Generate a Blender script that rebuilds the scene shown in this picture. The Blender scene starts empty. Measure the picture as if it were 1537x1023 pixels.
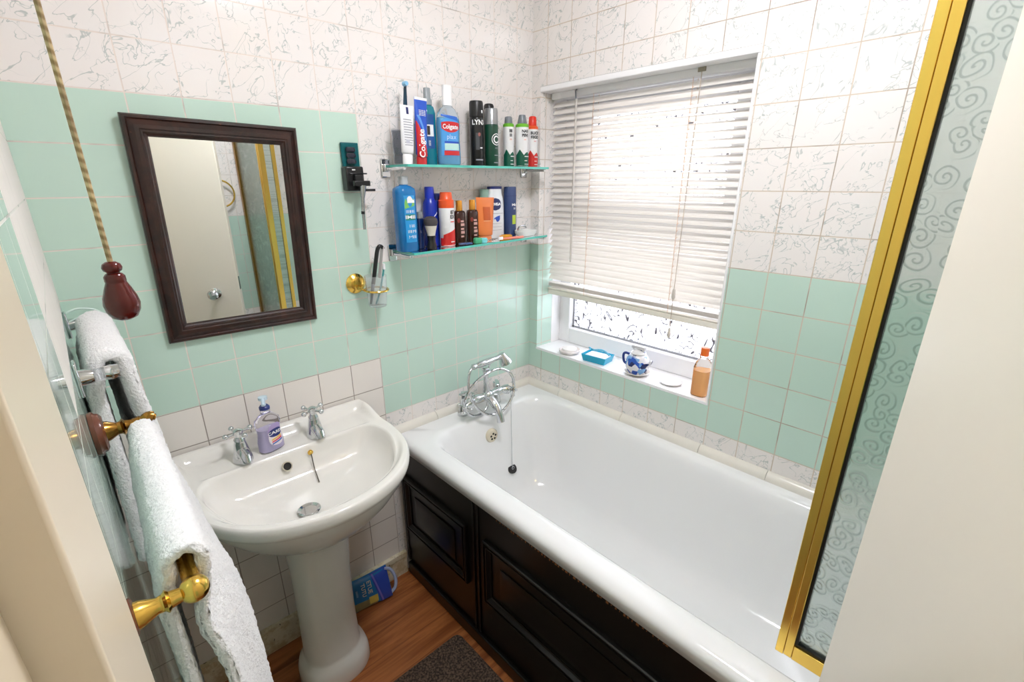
import bpy, math, random
from mathutils import Vector, Matrix
random.seed(7)
PI = math.pi
scene = bpy.context.scene
COL = scene.collection
T = 0.110          # tile pitch
Z0 = 1.722         # height of the top edge of the green block
XR = 1.2916        # window wall
XL = -0.213        # wall with the towel rails
YF = -1.71         # wall at the foot of the bath

# ------------------------------------------------------------------ nodes
def lin(c):
    out = []
    for v in c[:3]:
        v = v / 255.0
        out.append(v / 12.92 if v <= 0.04045 else ((v + 0.055) / 1.055) ** 2.4)
    return tuple(out) + (1.0,)

class NT:
    def __init__(s, name):
        s.mat = bpy.data.materials.new(name); s.mat.use_nodes = True
        s.nt = s.mat.node_tree; s.nt.nodes.clear()
        s.out = s.nt.nodes.new('ShaderNodeOutputMaterial')
    def n(s, t, **kw):
        nd = s.nt.nodes.new(t)
        for k, v in kw.items(): setattr(nd, k, v)
        return nd
    def link(s, a, b): s.nt.links.new(a, b)
    def put(s, sock, v):
        if isinstance(v, bpy.types.NodeSocket): s.link(v, sock)
        else: sock.default_value = v
    def m(s, op, a, b=0.0, c=None):
        nd = s.n('ShaderNodeMath', operation=op)
        s.put(nd.inputs[0], a); s.put(nd.inputs[1], b)
        if c is not None: s.put(nd.inputs[2], c)
        return nd.outputs[0]
    def vm(s, op, a, b=(0, 0, 0)):
        nd = s.n('ShaderNodeVectorMath', operation=op)
        s.put(nd.inputs[0], a); s.put(nd.inputs[1], b)
        return nd.outputs[0]
    def mix(s, f, a, b):
        nd = s.n('ShaderNodeMix', data_type='RGBA')
        s.put(nd.inputs[0], f); s.put(nd.inputs[6], a); s.put(nd.inputs[7], b)
        return nd.outputs[2]
    def ramp(s, v, a, b, to0=0.0, to1=1.0):
        nd = s.n('ShaderNodeMapRange'); nd.interpolation_type = 'SMOOTHSTEP'
        s.put(nd.inputs[0], v); nd.inputs[1].default_value = a; nd.inputs[2].default_value = b
        nd.inputs[3].default_value = to0; nd.inputs[4].default_value = to1
        return nd.outputs[0]
    def noise(s, vec, scale, detail=2.0, rough=0.5, dist=0.0):
        nd = s.n('ShaderNodeTexNoise')
        s.put(nd.inputs['Vector'], vec); nd.inputs['Scale'].default_value = scale
        nd.inputs['Detail'].default_value = detail; nd.inputs['Roughness'].default_value = rough
        nd.inputs['Distortion'].default_value = dist
        return nd.outputs['Fac'], nd.outputs['Color']
    def obj(s):
        return s.n('ShaderNodeTexCoord').outputs['Object']
    def xyz(s, v):
        nd = s.n('ShaderNodeSeparateXYZ'); s.link(v, nd.inputs[0]); return nd.outputs
    def comb(s, x, y, z):
        nd = s.n('ShaderNodeCombineXYZ')
        s.put(nd.inputs[0], x); s.put(nd.inputs[1], y); s.put(nd.inputs[2], z); return nd.outputs[0]
    def bsdf(s, color, rough=0.4, metal=0.0, **kw):
        b = s.n('ShaderNodeBsdfPrincipled')
        s.put(b.inputs['Base Color'], color); s.put(b.inputs['Roughness'], rough); s.put(b.inputs['Metallic'], metal)
        for k, v in kw.items(): s.put(b.inputs[k], v)
        s.link(b.outputs[0], s.out.inputs[0])
        return b
    def bump(s, b, h, strength=0.3, dist=0.002):
        nd = s.n('ShaderNodeBump'); nd.inputs['Strength'].default_value = strength
        nd.inputs['Distance'].default_value = dist
        s.link(h, nd.inputs['Height']); s.link(nd.outputs[0], b.inputs['Normal'])

MATS = {}
def plain(name, c, rough=0.4, metal=0.0, var=0.04, vscale=30.0, **kw):
    """principled material with a little procedural mottling"""
    if name in MATS: return MATS[name]
    t = NT(name); col = lin(c)
    f, _ = t.noise(t.obj(), vscale, 3.0)
    dark = tuple(v * (1 - var * 2) for v in col[:3]) + (1,)
    t.bsdf(t.mix(f, dark, col), rough, metal, **kw)
    MATS[name] = t.mat
    return t.mat

def tile_mat(name, kind, axis, sgn, off, grout, rough=0.13):
    t = NT(name)
    p = t.obj(); x, y, z = t.xyz(p)
    ax = {'x': x, 'y': y}[axis]
    u = t.m('ADD', t.m('MULTIPLY', ax, sgn / T), off)
    r = t.m('MULTIPLY', t.m('SUBTRACT', Z0, z), 1 / T)
    uu = t.m('FRACT', u); rr = t.m('FRACT', r)
    du = t.m('MINIMUM', uu, t.m('SUBTRACT', 1.0, uu))
    dr = t.m('MINIMUM', rr, t.m('SUBTRACT', 1.0, rr))
    d = t.m('MINIMUM', du, dr)
    gmask = t.ramp(d, 0.008, 0.017, 1.0, 0.0)
    iu = t.m('FLOOR', u); ir = t.m('FLOOR', r)
    wn = t.n('ShaderNodeTexWhiteNoise'); wn.noise_dimensions = '3D'
    t.link(t.comb(iu, ir, 0.0), wn.inputs['Vector'])
    rid = wn.outputs['Value']
    # marble
    pv = t.vm('ADD', t.comb(u, r, 0.0), t.vm('MULTIPLY', wn.outputs['Color'], (40, 40, 40)))
    # stretch on the diagonal so that veins run like crackle
    a = t.m('ADD', u, r); b_ = t.m('SUBTRACT', u, r)
    pd = t.vm('ADD', t.comb(t.m('MULTIPLY', a, 1.5), t.m('MULTIPLY', b_, 0.8), 0.0),
              t.vm('MULTIPLY', wn.outputs['Color'], (40, 40, 40)))
    n1, _ = t.noise(pd, 0.95, 3.5, 0.55, 0.7)
    n2, _ = t.noise(pv, 1.9, 3.0, 0.6, 0.6)
    n3, _ = t.noise(pv, 1.7, 2.0)
    v1 = t.ramp(t.m('ABSOLUTE', t.m('SUBTRACT', n1, 0.5)), 0.002, 0.010, 1.0, 0.0)
    v2 = t.ramp(t.m('ABSOLUTE', t.m('SUBTRACT', n2, 0.48)), 0.002, 0.012, 1.0, 0.0)
    v1 = t.m('MULTIPLY', v1, t.ramp(n3, 0.34, 0.48))
    v2 = t.m('MULTIPLY', v2, t.ramp(n3, 0.56, 0.40))
    vein = t.m('MULTIPLY', t.m('MAXIMUM', v1, v2), 0.6)
    marble = t.mix(vein, lin((236, 231, 227)), lin((136, 156, 152)))
    marble = t.mix(t.m('MULTIPLY', t.ramp(n3, 0.3, 0.75), 0.25), marble, lin((238, 228, 221)))
    green = lin((194, 220, 205))
    white = lin((232, 226, 218))
    green = t.mix(t.m('MULTIPLY', rid, 0.35), green, lin((191, 215, 203)))
    white = t.mix(t.m('MULTIPLY', rid, 0.35), white, lin((226, 219, 212)))
    def gt(v, k): return t.m('GREATER_THAN', v, k)
    def lt(v, k): return t.m('LESS_THAN', v, k)
    def AND(a, b): return t.m('MULTIPLY', a, b)
    groutc = lin(grout)
    if kind == 'back':
        left = lt(u, 5.0)
        gl = AND(left, AND(gt(r, 0.0), lt(r, 7.0)))
        wl = AND(left, gt(r, 7.0))
        gr = AND(t.m('SUBTRACT', 1.0, left), AND(gt(r, 4.0), lt(r, 9.0)))
        g = t.m('MAXIMUM', gl, gr)
        c = t.mix(g, marble, green); c = t.mix(wl, c, white)
    elif kind == 'side':
        g = AND(gt(r, 4.0), lt(r, 9.0)); c = t.mix(g, marble, green)
    else:
        glare = AND(gt(y, -0.77), gt(z, 1.28))  # bright reflection near the corner, painted in as whiter, rougher tile
        c = t.mix(glare, green, white)
        c = t.mix(gt(r, 7.0), c, t.mix(gt(r, 9.0), c, white)) if False else c
    gn, _ = t.noise(p, 9.0, 3.0)
    gc = t.mix(t.ramp(gn, 0.5, 0.7), groutc, tuple(v * 0.62 for v in groutc[:3]) + (1,))
    if kind == 'back': gc = t.mix(wl, gc, lin((150, 140, 130)))
    c = t.mix(gmask, c, gc)
    rg = t.m('ADD', t.m('MULTIPLY', gmask, 0.6), rough)
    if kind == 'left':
        rg = t.m('ADD', rg, t.m('MULTIPLY', glare, 0.45))
    bs = t.bsdf(c, rg)
    w, _ = t.noise(p, 14.0, 1.0)
    h = t.m('ADD', t.m('MULTIPLY', gmask, -1.0), t.m('MULTIPLY', w, 0.25))
    h = t.m('ADD', h, t.m('MULTIPLY', rid, 0.0))
    t.bump(bs, h, 0.35, 0.0012)
    return t.mat

def wood_floor_mat():
    t = NT('laminate_floor'); x, y, z = t.xyz(t.obj())
    row = t.m('FLOOR', t.m('MULTIPLY', y, 1 / 0.095))
    v = t.comb(t.m('ADD', t.m('MULTIPLY', x, 2.2), t.m('MULTIPLY', row, 3.7)), t.m('MULTIPLY', y, 26.0), row)
    n1, _ = t.noise(v, 1.0, 5.0, 0.6, 1.2)
    n2, _ = t.noise(t.comb(t.m('MULTIPLY', x, 5.0), t.m('MULTIPLY', y, 120.0), row), 1.0, 3.0)
    c = t.mix(t.ramp(n1, 0.3, 0.7), lin((128, 70, 32)), lin((182, 112, 62)))
    c = t.mix(t.m('MULTIPLY', t.ramp(n2, 0.5, 0.75), 0.35), c, lin((92, 48, 24)))
    fy = t.m('FRACT', t.m('MULTIPLY', y, 1 / 0.095))
    e = t.ramp(t.m('MINIMUM', fy, t.m('SUBTRACT', 1.0, fy)), 0.005, 0.02, 1.0, 0.0)
    c = t.mix(t.m('MULTIPLY', e, 0.5), c, lin((70, 36, 18)))
    b = t.bsdf(c, 0.33)
    t.bump(b, n2, 0.08, 0.001)
    return t.mat

def black_paint_mat():
    t = NT('worn_black_paint'); p = t.obj()
    n1, _ = t.noise(p, 26.0, 4.0, 0.65); n2, _ = t.noise(p, 5.0, 2.0)
    x, y, z = t.xyz(p)
    f = t.m('MULTIPLY', t.ramp(n1, 0.66, 0.70), t.ramp(n2, 0.5, 0.58))
    c = t.mix(f, lin((19, 15, 13)), lin((62, 38, 26)))
    b = t.bsdf(c, 0.28); n3, _ = t.noise(t.comb(t.m('MULTIPLY', x, 1.0), t.m('MULTIPLY', y, 8.0), t.m('MULTIPLY', z, 60.0)), 2.0, 2.0)
    t.bump(b, n3, 0.10, 0.001)
    return t.mat

def frame_wood_mat():
    t = NT('dark_mahogany'); p = t.obj()
    n1, _ = t.noise(t.vm('MULTIPLY', p, (1, 1, 1)), 18.0, 4.0, 0.6, 1.0)
    n2, _ = t.noise(p, 90.0, 2.0)
    c = t.mix(t.ramp(n1, 0.35, 0.75), lin((34, 20, 15)), lin((62, 34, 26)))
    c = t.mix(t.ramp(n2, 0.72, 0.8), c, lin((120, 70, 45)))
    t.bsdf(c, 0.32); return t.mat

def frosted_mat():
    """pressed glass with scrolling leaf ornament"""
    t = NT('patterned_shower_glass'); p = t.obj(); x, y, z = t.xyz(p)
    q = t.comb(t.m('MULTIPLY', y, 1.0), t.m('MULTIPLY', z, 1.0), t.m('MULTIPLY', x, 0.0))
    _, wc = t.noise(q, 20.0, 1.0)
    qd = t.vm('ADD', q, t.vm('MULTIPLY', t.vm('SUBTRACT', wc, (0.5, 0.5, 0.5)), (0.02, 0.02, 0.0)))
    vo = t.n('ShaderNodeTexVoronoi'); vo.voronoi_dimensions = '2D'; vo.inputs['Scale'].default_value = 36.0
    t.link(qd, vo.inputs['Vector'])
    lx, ly, lz = t.xyz(t.vm('SUBTRACT', qd, vo.outputs['Position']))
    wnv = t.n('ShaderNodeTexWhiteNoise'); t.link(vo.outputs['Position'], wnv.inputs['Vector'])
    sg = t.m('SUBTRACT', t.m('MULTIPLY', t.m('GREATER_THAN', wnv.outputs['Value'], 0.5), 2.0), 1.0)
    ang = t.m('MULTIPLY', t.m('ARCTAN2', ly, lx), sg)
    s = t.m('SINE', t.m('ADD', ang, t.m('MULTIPLY', vo.outputs['Distance'], 21.0)))
    s = t.m('MULTIPLY', s, t.ramp(vo.outputs['Distance'], 0.75, 0.45))
    line = t.ramp(s, 0.35, 0.9)
    c = t.mix(t.m('MULTIPLY', line, 0.45), lin((232, 240, 237)), lin((160, 178, 172)))
    g = t.n('ShaderNodeBsdfPrincipled'); t.link(c, g.inputs['Base Color'])
    g.inputs['Roughness'].default_value = 0.22; g.inputs['Transmission Weight'].default_value = 0.85
    g.inputs['IOR'].default_value = 1.3
    bp = t.n('ShaderNodeBump'); bp.inputs['Strength'].default_value = 0.3; bp.inputs['Distance'].default_value = 0.002
    t.link(s, bp.inputs['Height']); t.link(bp.outputs[0], g.inputs['Normal'])
    tr = t.n('ShaderNodeBsdfTransparent'); t.link(c, tr.inputs[0])
    mx = t.n('ShaderNodeMixShader'); mx.inputs[0].default_value = 0.3
    t.link(g.outputs[0], mx.inputs[1]); t.link(tr.outputs[0], mx.inputs[2]); t.link(mx.outputs[0], t.out.inputs[0])
    return t.mat

def obscure_mat():
    """flowing obscured window glass"""
    t = NT('obscured_window_glass'); p = t.obj(); x, y, z = t.xyz(p)
    q = t.comb(t.m('MULTIPLY', y, 1.0), t.m('MULTIPLY', z, 0.45), 0.0)
    n1, _ = t.noise(q, 15.0, 1.5, 0.5, 1.2)
    s = t.m('ABSOLUTE', t.m('SINE', t.m('MULTIPLY', n1, 34.0)))
    line = t.ramp(s, 0.50, 0.10)
    c = t.mix(t.m('MULTIPLY', line, 0.97), lin((196, 196, 200)), lin((82, 79, 82)))
    tr = t.n('ShaderNodeBsdfTransparent'); t.link(c, tr.inputs[0])
    gl = t.n('ShaderNodeBsdfGlossy'); gl.inputs['Roughness'].default_value = 0.15
    mx = t.n('ShaderNodeMixShader'); mx.inputs[0].default_value = 0.08
    t.link(tr.outputs[0], mx.inputs[1]); t.link(gl.outputs[0], mx.inputs[2]); t.link(mx.outputs[0], t.out.inputs[0])
    return t.mat

def clear_glass(name, c, rough=0.03, ior=1.45, tw=1.0):
    if name in MATS: return MATS[name]
    t = NT(name); b = t.bsdf(lin(c), rough); b.inputs['Transmission Weight'].default_value = tw; b.inputs['IOR'].default_value = ior
    f, _ = t.noise(t.obj(), 20.0); t.bump(b, f, 0.03, 0.001)
    MATS[name] = t.mat; return t.mat

def slat_mat():
    t = NT('cream_blind_slat'); f, _ = t.noise(t.obj(), 12.0)
    c = t.mix(f, lin((244, 239, 232)), lin((248, 244, 238)))
    d = t.n('ShaderNodeBsdfPrincipled'); t.link(c, d.inputs['Base Color']); d.inputs['Roughness'].default_value = 0.45
    tl = t.n('ShaderNodeBsdfTranslucent'); t.link(c, tl.inputs[0])
    mx = t.n('ShaderNodeMixShader'); mx.inputs[0].default_value = 0.22
    t.link(d.outputs[0], mx.inputs[1]); t.link(tl.outputs[0], mx.inputs[2]); t.link(mx.outputs[0], t.out.inputs[0])
    return t.mat

def terry_mat():
    t = NT('white_terry'); p = t.obj()
    f, _ = t.noise(p, 260.0, 2.0); g, _ = t.noise(p, 40.0, 2.0)
    c = t.mix(f, lin((230, 229, 228)), lin((248, 247, 246)))
    b = t.bsdf(c, 0.95); b.inputs['Sheen Weight'].default_value = 0.3
    t.bump(b, f, 0.8, 0.003); return t.mat

def jar_mat():
    t = NT('painted_porcelain'); p = t.obj()
    _, wc = t.noise(p, 18.0, 1.0)
    q = t.vm('ADD', p, t.vm('MULTIPLY', wc, (0.03, 0.03, 0.03)))
    vo = t.n('ShaderNodeTexVoronoi'); vo.inputs['Scale'].default_value = 48.0; t.link(q, vo.inputs['Vector'])
    h, _, _ = t.xyz(vo.outputs['Color'])
    x, y, z = t.xyz(p)
    c = t.mix(t.m('GREATER_THAN', h, 0.30), lin((232, 230, 232)), lin((38, 84, 178)))
    c = t.mix(t.m('GREATER_THAN', h, 0.52), c, lin((120, 170, 220)))
    c = t.mix(t.m('GREATER_THAN', h, 0.66), c, lin((28, 42, 96)))
    c = t.mix(t.m('GREATER_THAN', h, 0.80), c, lin((226, 226, 232)))
    c = t.mix(t.m('GREATER_THAN', h, 0.93), c, lin((206, 120, 60)))
    up = t.ramp(z, 0.066, 0.078)
    c = t.mix(up, c, t.mix(t.m('GREATER_THAN', h, 0.8), lin((226, 224, 222)), lin((60, 70, 110))))
    t.bsdf(c, 0.12); return t.mat

def skirt_mat():
    t = NT('aged_skirting_paint'); p = t.obj(); x, y, z = t.xyz(p)
    n1, _ = t.noise(p, 22.0, 5.0, 0.7); n2, _ = t.noise(p, 70.0, 3.0)
    c = t.mix(t.ramp(n1, 0.42, 0.62), lin((226, 216, 192)), lin((196, 178, 140)))
    c = t.mix(t.ramp(n2, 0.68, 0.72), c, lin((92, 74, 52)))
    t.bsdf(c, 0.55); return t.mat

def mat_pile():
    t = NT('brown_mat_pile'); p = t.obj(); f, _ = t.noise(p, 160.0, 3.0)
    c = t.mix(t.ramp(f, 0.35, 0.7), lin((50, 38, 30)), lin((108, 88, 72)))
    b = t.bsdf(c, 0.95); t.bump(b, f, 1.0, 0.006); return t.mat

M_back = tile_mat('tiles_basin_wall', 'back', 'x', 1.0, 0.0, (226, 214, 204))
M_side = tile_mat('tiles_window_wall', 'side', 'y', -1.0, -0.695, (206, 190, 172))
M_foot = tile_mat('tiles_foot_wall', 'side', 'x', 1.0, 0.25, (214, 205, 195))
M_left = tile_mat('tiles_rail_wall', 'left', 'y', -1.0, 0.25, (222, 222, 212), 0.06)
M_floor = wood_floor_mat(); M_black = black_paint_mat(); M_wood = frame_wood_mat()
M_frost = frosted_mat(); M_pane = obscure_mat(); M_slat = slat_mat(); M_terry = terry_mat()
M_jar = jar_mat(); M_skirt = skirt_mat(); M_pile = mat_pile()
M_ceil = plain('ceiling_paint', (240, 236, 228), 0.8)
M_cream = plain('cream_gloss_paint', (242, 234, 220), 0.25, var=0.015, vscale=4)
M_creamd = plain('cream_frame_paint', (226, 212, 188), 0.35, var=0.03, vscale=8)
M_upvc = plain('white_window_frame', (244, 243, 243), 0.3, var=0.01)
M_porc = plain('white_porcelain', (236, 233, 226), 0.08, var=0.008, vscale=5)
M_enam = plain('white_enamel', (240, 240, 239), 0.10, var=0.006, vscale=4)
M_chrome = plain('chrome', (214, 216, 218), 0.06, 1.0, var=0.02)
M_brass = plain('polished_brass', (238, 196, 96), 0.18, 1.0, var=0.05, vscale=14)
M_gold = plain('gold_anodised', (246, 206, 104), 0.26, 1.0, var=0.06, vscale=6)
M_abrass = plain('aged_brass', (168, 124, 58), 0.2, 1.0, var=0.08)
M_mirror = plain('mirror_silver', (236, 238, 236), 0.0, 1.0, var=0.0)
M_glass = clear_glass('shelf_glass', (226, 242, 236), 0.0, 1.45)
M_gedge = plain('glass_edge_teal', (92, 196, 180), 0.1, var=0.03)
M_clear = clear_glass('clear_plastic', (246, 248, 250), 0.02, 1.2)
M_black_p = plain('black_plastic', (20, 20, 21), 0.28)
M_trimc = plain('cream_ceramic_trim', (234, 229, 218), 0.2, var=0.04, vscale=12)
M_rubber = plain('black_rubber', (26, 26, 28), 0.5)
M_dark = plain('dark_hole', (22, 16, 12), 0.6)
M_grey = plain('grey_plastic', (120, 126, 132), 0.35)
M_white = plain('white_plastic', (240, 240, 240), 0.3, var=0.01)
M_wtxt = plain('white_print', (238, 238, 238), 0.4, var=0.0)
M_ktxt = plain('black_print', (28, 28, 32), 0.4, var=0.0)
M_ltxt = plain('grey_print', (150, 152, 160), 0.4, var=0.0)

# ------------------------------------------------------------------ mesh helpers
class MB:
    def __init__(s): s.v = []; s.f = []; s.mi = []
    def add(s, vs, fs, mi=0):
        o = len(s.v); s.v += [tuple(v) for v in vs]
        s.f += [tuple(i + o for i in f) for f in fs]; s.mi += [mi] * len(fs)
        return s
    def box(s, a, b, mi=0):
        x0, x1 = sorted((a[0], b[0])); y0, y1 = sorted((a[1], b[1])); z0, z1 = sorted((a[2], b[2]))
        vs = [(x0, y0, z0), (x1, y0, z0), (x1, y1, z0), (x0, y1, z0), (x0, y0, z1), (x1, y0, z1), (x1, y1, z1), (x0, y1, z1)]
        return s.add(vs, [(0, 3, 2, 1), (4, 5, 6, 7), (0, 1, 5, 4), (1, 2, 6, 5), (2, 3, 7, 6), (3, 0, 4, 7)], mi)
    def loft(s, rings, closed=True, cap0=False, cap1=False, mi=0, wrap=False):
        n = len(rings[0]); vs = [p for r in rings for p in r]; fs = []
        m = len(rings)
        for i in range(m if wrap else m - 1):
            a = i * n; b = ((i + 1) % m) * n
            for j in range(n if closed else n - 1):
                k = (j + 1) % n
                fs.append((a + j, a + k, b + k, b + j))
        if cap0: fs.append(tuple(reversed(range(n))))
        if cap1: fs.append(tuple((m - 1) * n + j for j in range(n)))
        return s.add(vs, fs, mi)
    def lathe(s, prof, c=(0, 0, 0), n=32, sx=1.0, sy=1.0, e=2.0, rot=0.0, axis='z', mi=0):
        rings = []
        for r, h in prof:
            ring = []
            for j in range(n):
                a = 2 * PI * j / n
                ca, sa = math.cos(a), math.sin(a)
                px = math.copysign(abs(ca) ** (2 / e), ca) * r * sx
                py = math.copysign(abs(sa) ** (2 / e), sa) * r * sy
                if rot: px, py = px * math.cos(rot) - py * math.sin(rot), px * math.sin(rot) + py * math.cos(rot)
                if axis == 'z': p = (c[0] + px, c[1] + py, c[2] + h)
                elif axis == 'x': p = (c[0] + h, c[1] + px, c[2] + py)
                else: p = (c[0] + px, c[1] + h, c[2] + py)
                ring.append(p)
            rings.append(ring)
        return s.loft(rings, True, True, True, mi)
    def rod(s, prof, p, q, n=20, mi=0):
        """lathe whose axis runs from p to q; prof (radius, fraction)"""
        p = Vector(p); q = Vector(q); d = q - p; z = d.normalized()
        x = z.orthogonal().normalized(); y = z.cross(x)
        rings = [[tuple(p + d * t + (x * math.cos(2 * PI * j / n) + y * math.sin(2 * PI * j / n)) * r) for j in range(n)] for r, t in prof]
        return s.loft(rings, True, True, True, mi)
    def tube(s, pts, r, n=10, closed=False, mi=0):
        P = [Vector(p) for p in pts]; m = len(P); rings = []
        prev = None
        for i in range(m):
            a = P[(i - 1) % m] if (closed or i > 0) else P[i]
            b = P[(i + 1) % m] if (closed or i < m - 1) else P[i]
            d = (b - a).normalized()
            if prev is None: u = d.orthogonal().normalized()
            else:
                u = prev - d * prev.dot(d)
                u = u.normalized() if u.length > 1e-6 else d.orthogonal().normalized()
            prev = u; w = d.cross(u)
            rr = r[i] if isinstance(r, (list, tuple)) else r
            rings.append([tuple(P[i] + (u * math.cos(2 * PI * j / n) + w * math.sin(2 * PI * j / n)) * rr) for j in range(n)])
        return s.loft(rings, True, not closed, not closed, mi, wrap=closed)
    def sphere(s, c, r, n=16, m=10, sc=(1, 1, 1), mi=0):
        prof = [(max(1e-5, math.sin(PI * i / m)) * r, -math.cos(PI * i / m) * r) for i in range(m + 1)]
        rings = [[(c[0] + pr * math.cos(2 * PI * j / n) * sc[0], c[1] + pr * math.sin(2 * PI * j / n) * sc[1], c[2] + h * sc[2]) for j in range(n)] for pr, h in prof]
        return s.loft(rings, True, True, True, mi)
    def xf(s, fn): s.v = [tuple(fn(Vector(v))) for v in s.v]; return s

ORG = {}
def build(mb, name, mat, parent=None, smooth=True, bevel=0.0, seg=2, loc=None, subsurf=0, autos=35):
    """link the gathered shape as ONE mesh object; coordinates are in the room"""
    mats = mat if isinstance(mat, (list, tuple)) else [mat]
    if parent is not None:
        org = ORG[parent.name]
    elif loc is not None: org = Vector(loc)
    else: org = Vector((0, 0, 0))
    me = bpy.data.meshes.new(name)
    me.from_pydata([tuple(Vector(v) - org) for v in mb.v], [], mb.f)
    for m in mats: me.materials.append(m)
    if len(mats) > 1:
        for p, i in zip(me.polygons, mb.mi): p.material_index = i
    import bmesh
    bm = bmesh.new(); bm.from_mesh(me)
    bmesh.ops.recalc_face_normals(bm, faces=bm.faces[:])
    if smooth:
        lim = math.radians(autos)
        for f in bm.faces: f.smooth = True
        for e in bm.edges:
            if len(e.link_faces) == 2 and e.calc_face_angle(0) > lim: e.smooth = False
    bm.to_mesh(me); bm.free(); me.update()
    o = bpy.data.objects.new(name, me); COL.objects.link(o)
    if parent is not None: o.parent = parent
    else: o.location = org
    ORG[o.name] = org
    if bevel > 0:
        b = o.modifiers.new('bevel', 'BEVEL'); b.width = bevel; b.segments = seg; b.limit_method = 'ANGLE'; b.angle_limit = math.radians(40)
    if subsurf:
        b = o.modifiers.new('sub', 'SUBSURF'); b.levels = subsurf; b.render_levels = subsurf
    return o

def thing(name, label, cat, loc, group=None):
    o = bpy.data.objects.new(name, None); COL.objects.link(o); o.empty_display_size = 0.05
    o.location = loc; ORG[o.name] = Vector(loc)
    o['label'] = label; o['category'] = cat
    if group: o['group'] = group
    return o
def tag(o, label, cat, group=None):
    o['label'] = label; o['category'] = cat
    if group: o['group'] = group
    return o
def struct(mb, name, mat, **kw):
    o = build(mb, name, mat, **kw); o['kind'] = 'structure'; return o
def lab(o, text): o['label'] = text; return o

def box_obj(a, b, name, mat, parent=None, bevel=0.002, **kw):
    return build(MB().box(a, b), name, mat, parent, bevel=bevel, **kw)

def text_flat(s, size, bold=0.0):
    cu = bpy.data.curves.new('txt', 'FONT'); cu.body = s; cu.size = size; cu.align_x = 'CENTER'; cu.align_y = 'CENTER'
    cu.offset = bold; cu.resolution_u = 3
    o = bpy.data.objects.new('txt', cu); COL.objects.link(o)
    dg = bpy.context.evaluated_depsgraph_get(); dg.update()
    me = bpy.data.meshes.new_from_object(o.evaluated_get(dg))
    vs = [(v.co.x, v.co.y) for v in me.vertices]; fs = [tuple(p.vertices) for p in me.polygons]
    bpy.data.objects.remove(o, do_unlink=True); bpy.data.curves.remove(cu); bpy.data.meshes.remove(me)
    return vs, fs

def text_plane(s, size, o, right, up, bold=0.0, squash=1.0):
    vs, fs = text_flat(s, size, bold); R = Vector(right); U = Vector(up); O = Vector(o)
    mb = MB(); mb.add([tuple(O + R * x * squash + U * y) for x, y in vs], fs); return mb

# a bottle cross-section follows a profile of (radius, height)
def rad_at(prof, h):
    for (r0, h0), (r1, h1) in zip(prof, prof[1:]):
        if h0 <= h <= h1 and h1 > h0: return r0 + (r1 - r0) * (h - h0) / (h1 - h0)
    return prof[-1][0]
def sec(a, r, sx, sy, e, rot=0.0):
    ca, sa = math.cos(a), math.sin(a)
    px = math.copysign(abs(ca) ** (2 / e), ca) * r * sx; py = math.copysign(abs(sa) ** (2 / e), sa) * r * sy
    return (px * math.cos(rot) - py * math.sin(rot), px * math.sin(rot) + py * math.cos(rot))
def shell(prof, c, z0, z1, a0, a1, sx=1, sy=1, e=2.0, rot=0.0, off=0.0007, n=28, m=8):
    """a label wrapped on a bottle; z0 and z1 may be functions of 0..1 across the label"""
    rings = []
    f0 = z0 if callable(z0) else (lambda t: z0); f1 = z1 if callable(z1) else (lambda t: z1)
    for i in range(m + 1):
        ring = []
        for j in range(n + 1):
            t = j / n; a = a0 + (a1 - a0) * t; h = f0(t) + (f1(t) - f0(t)) * i / m
            x, y = sec(a, rad_at(prof, h) + off, sx, sy, e, rot)
            ring.append((c[0] + x, c[1] + y, c[2] + h))
        rings.append(ring)
    mb = MB(); mb.loft(rings, False); return mb
def wrap_text(s, size, prof, c, h, a, sx=1, sy=1, e=2.0, rot=0.0, off=0.0013, bold=0.0, turn=False):
    vs, fs = text_flat(s, size, bold); out = []
    for x, y in vs:
        if turn: x, y = -y, x
        r = rad_at(prof, h + y) + off
        ang = a + x / (r * max(sx, 0.3))
        px, py = sec(ang, r, sx, sy, e, rot); out.append((c[0] + px, c[1] + py, c[2] + h + y))
    mb = MB(); mb.add(out, fs); return mb
FR = -PI / 2       # towards the room

# ================================================================== SETTING
struct(MB().box((-1.2, -1.95, -0.1), (1.40, 0.1, 0.0)), 'floor', M_floor, smooth=False)
struct(MB().box((-1.3, YF - 0.1, 2.36), (XR + 0.25, 0.1, 2.46)), 'ceiling', M_ceil, smooth=False)
struct(MB().box((XL - 0.1, 0.0, 0.0), (XR + 0.25, 0.1, 2.36)), 'wall_back', M_back, smooth=False)
WY0, WY1, WZ0, WZ1 = -0.842, -0.043, 0.83, 1.868
w = MB()
w.box((XR, YF - 0.1, 0), (XR + 0.25, 0.0, WZ0 - 0.011)); w.box((XR, YF - 0.1, WZ1), (XR + 0.25, 0.0, 2.36))
w.box((XR, YF - 0.1, WZ0 - 0.011), (XR + 0.25, WY0, WZ1)); w.box((XR, WY1, WZ0 - 0.011), (XR + 0.25, 0.0, WZ1))
struct(w, 'wall_right', M_side, smooth=False)
struct(MB().box((-1.2, YF - 0.1, 0), (XR, YF, 2.36)), 'wall_front', M_foot, smooth=False)  # stretch west of the doorway is unseen, added to dim the door lining
DJ = -1.17
struct(MB().box((-1.3, YF - 0.1, 0), (-1.2, 0.1, 2.36)), 'wall_passage', M_cream, smooth=False)  # unseen passage wall, added to keep sky light off the door lining
struct(MB().box((-1.2, 0.0, 0), (XL - 0.1, 0.1, 2.36)), 'wall_passage_end', M_cream, smooth=False)  # closes the unseen passage, also added to block sky light
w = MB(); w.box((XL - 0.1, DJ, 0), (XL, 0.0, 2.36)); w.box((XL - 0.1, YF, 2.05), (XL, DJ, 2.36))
struct(w, 'wall_left', M_left, smooth=False)
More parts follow.
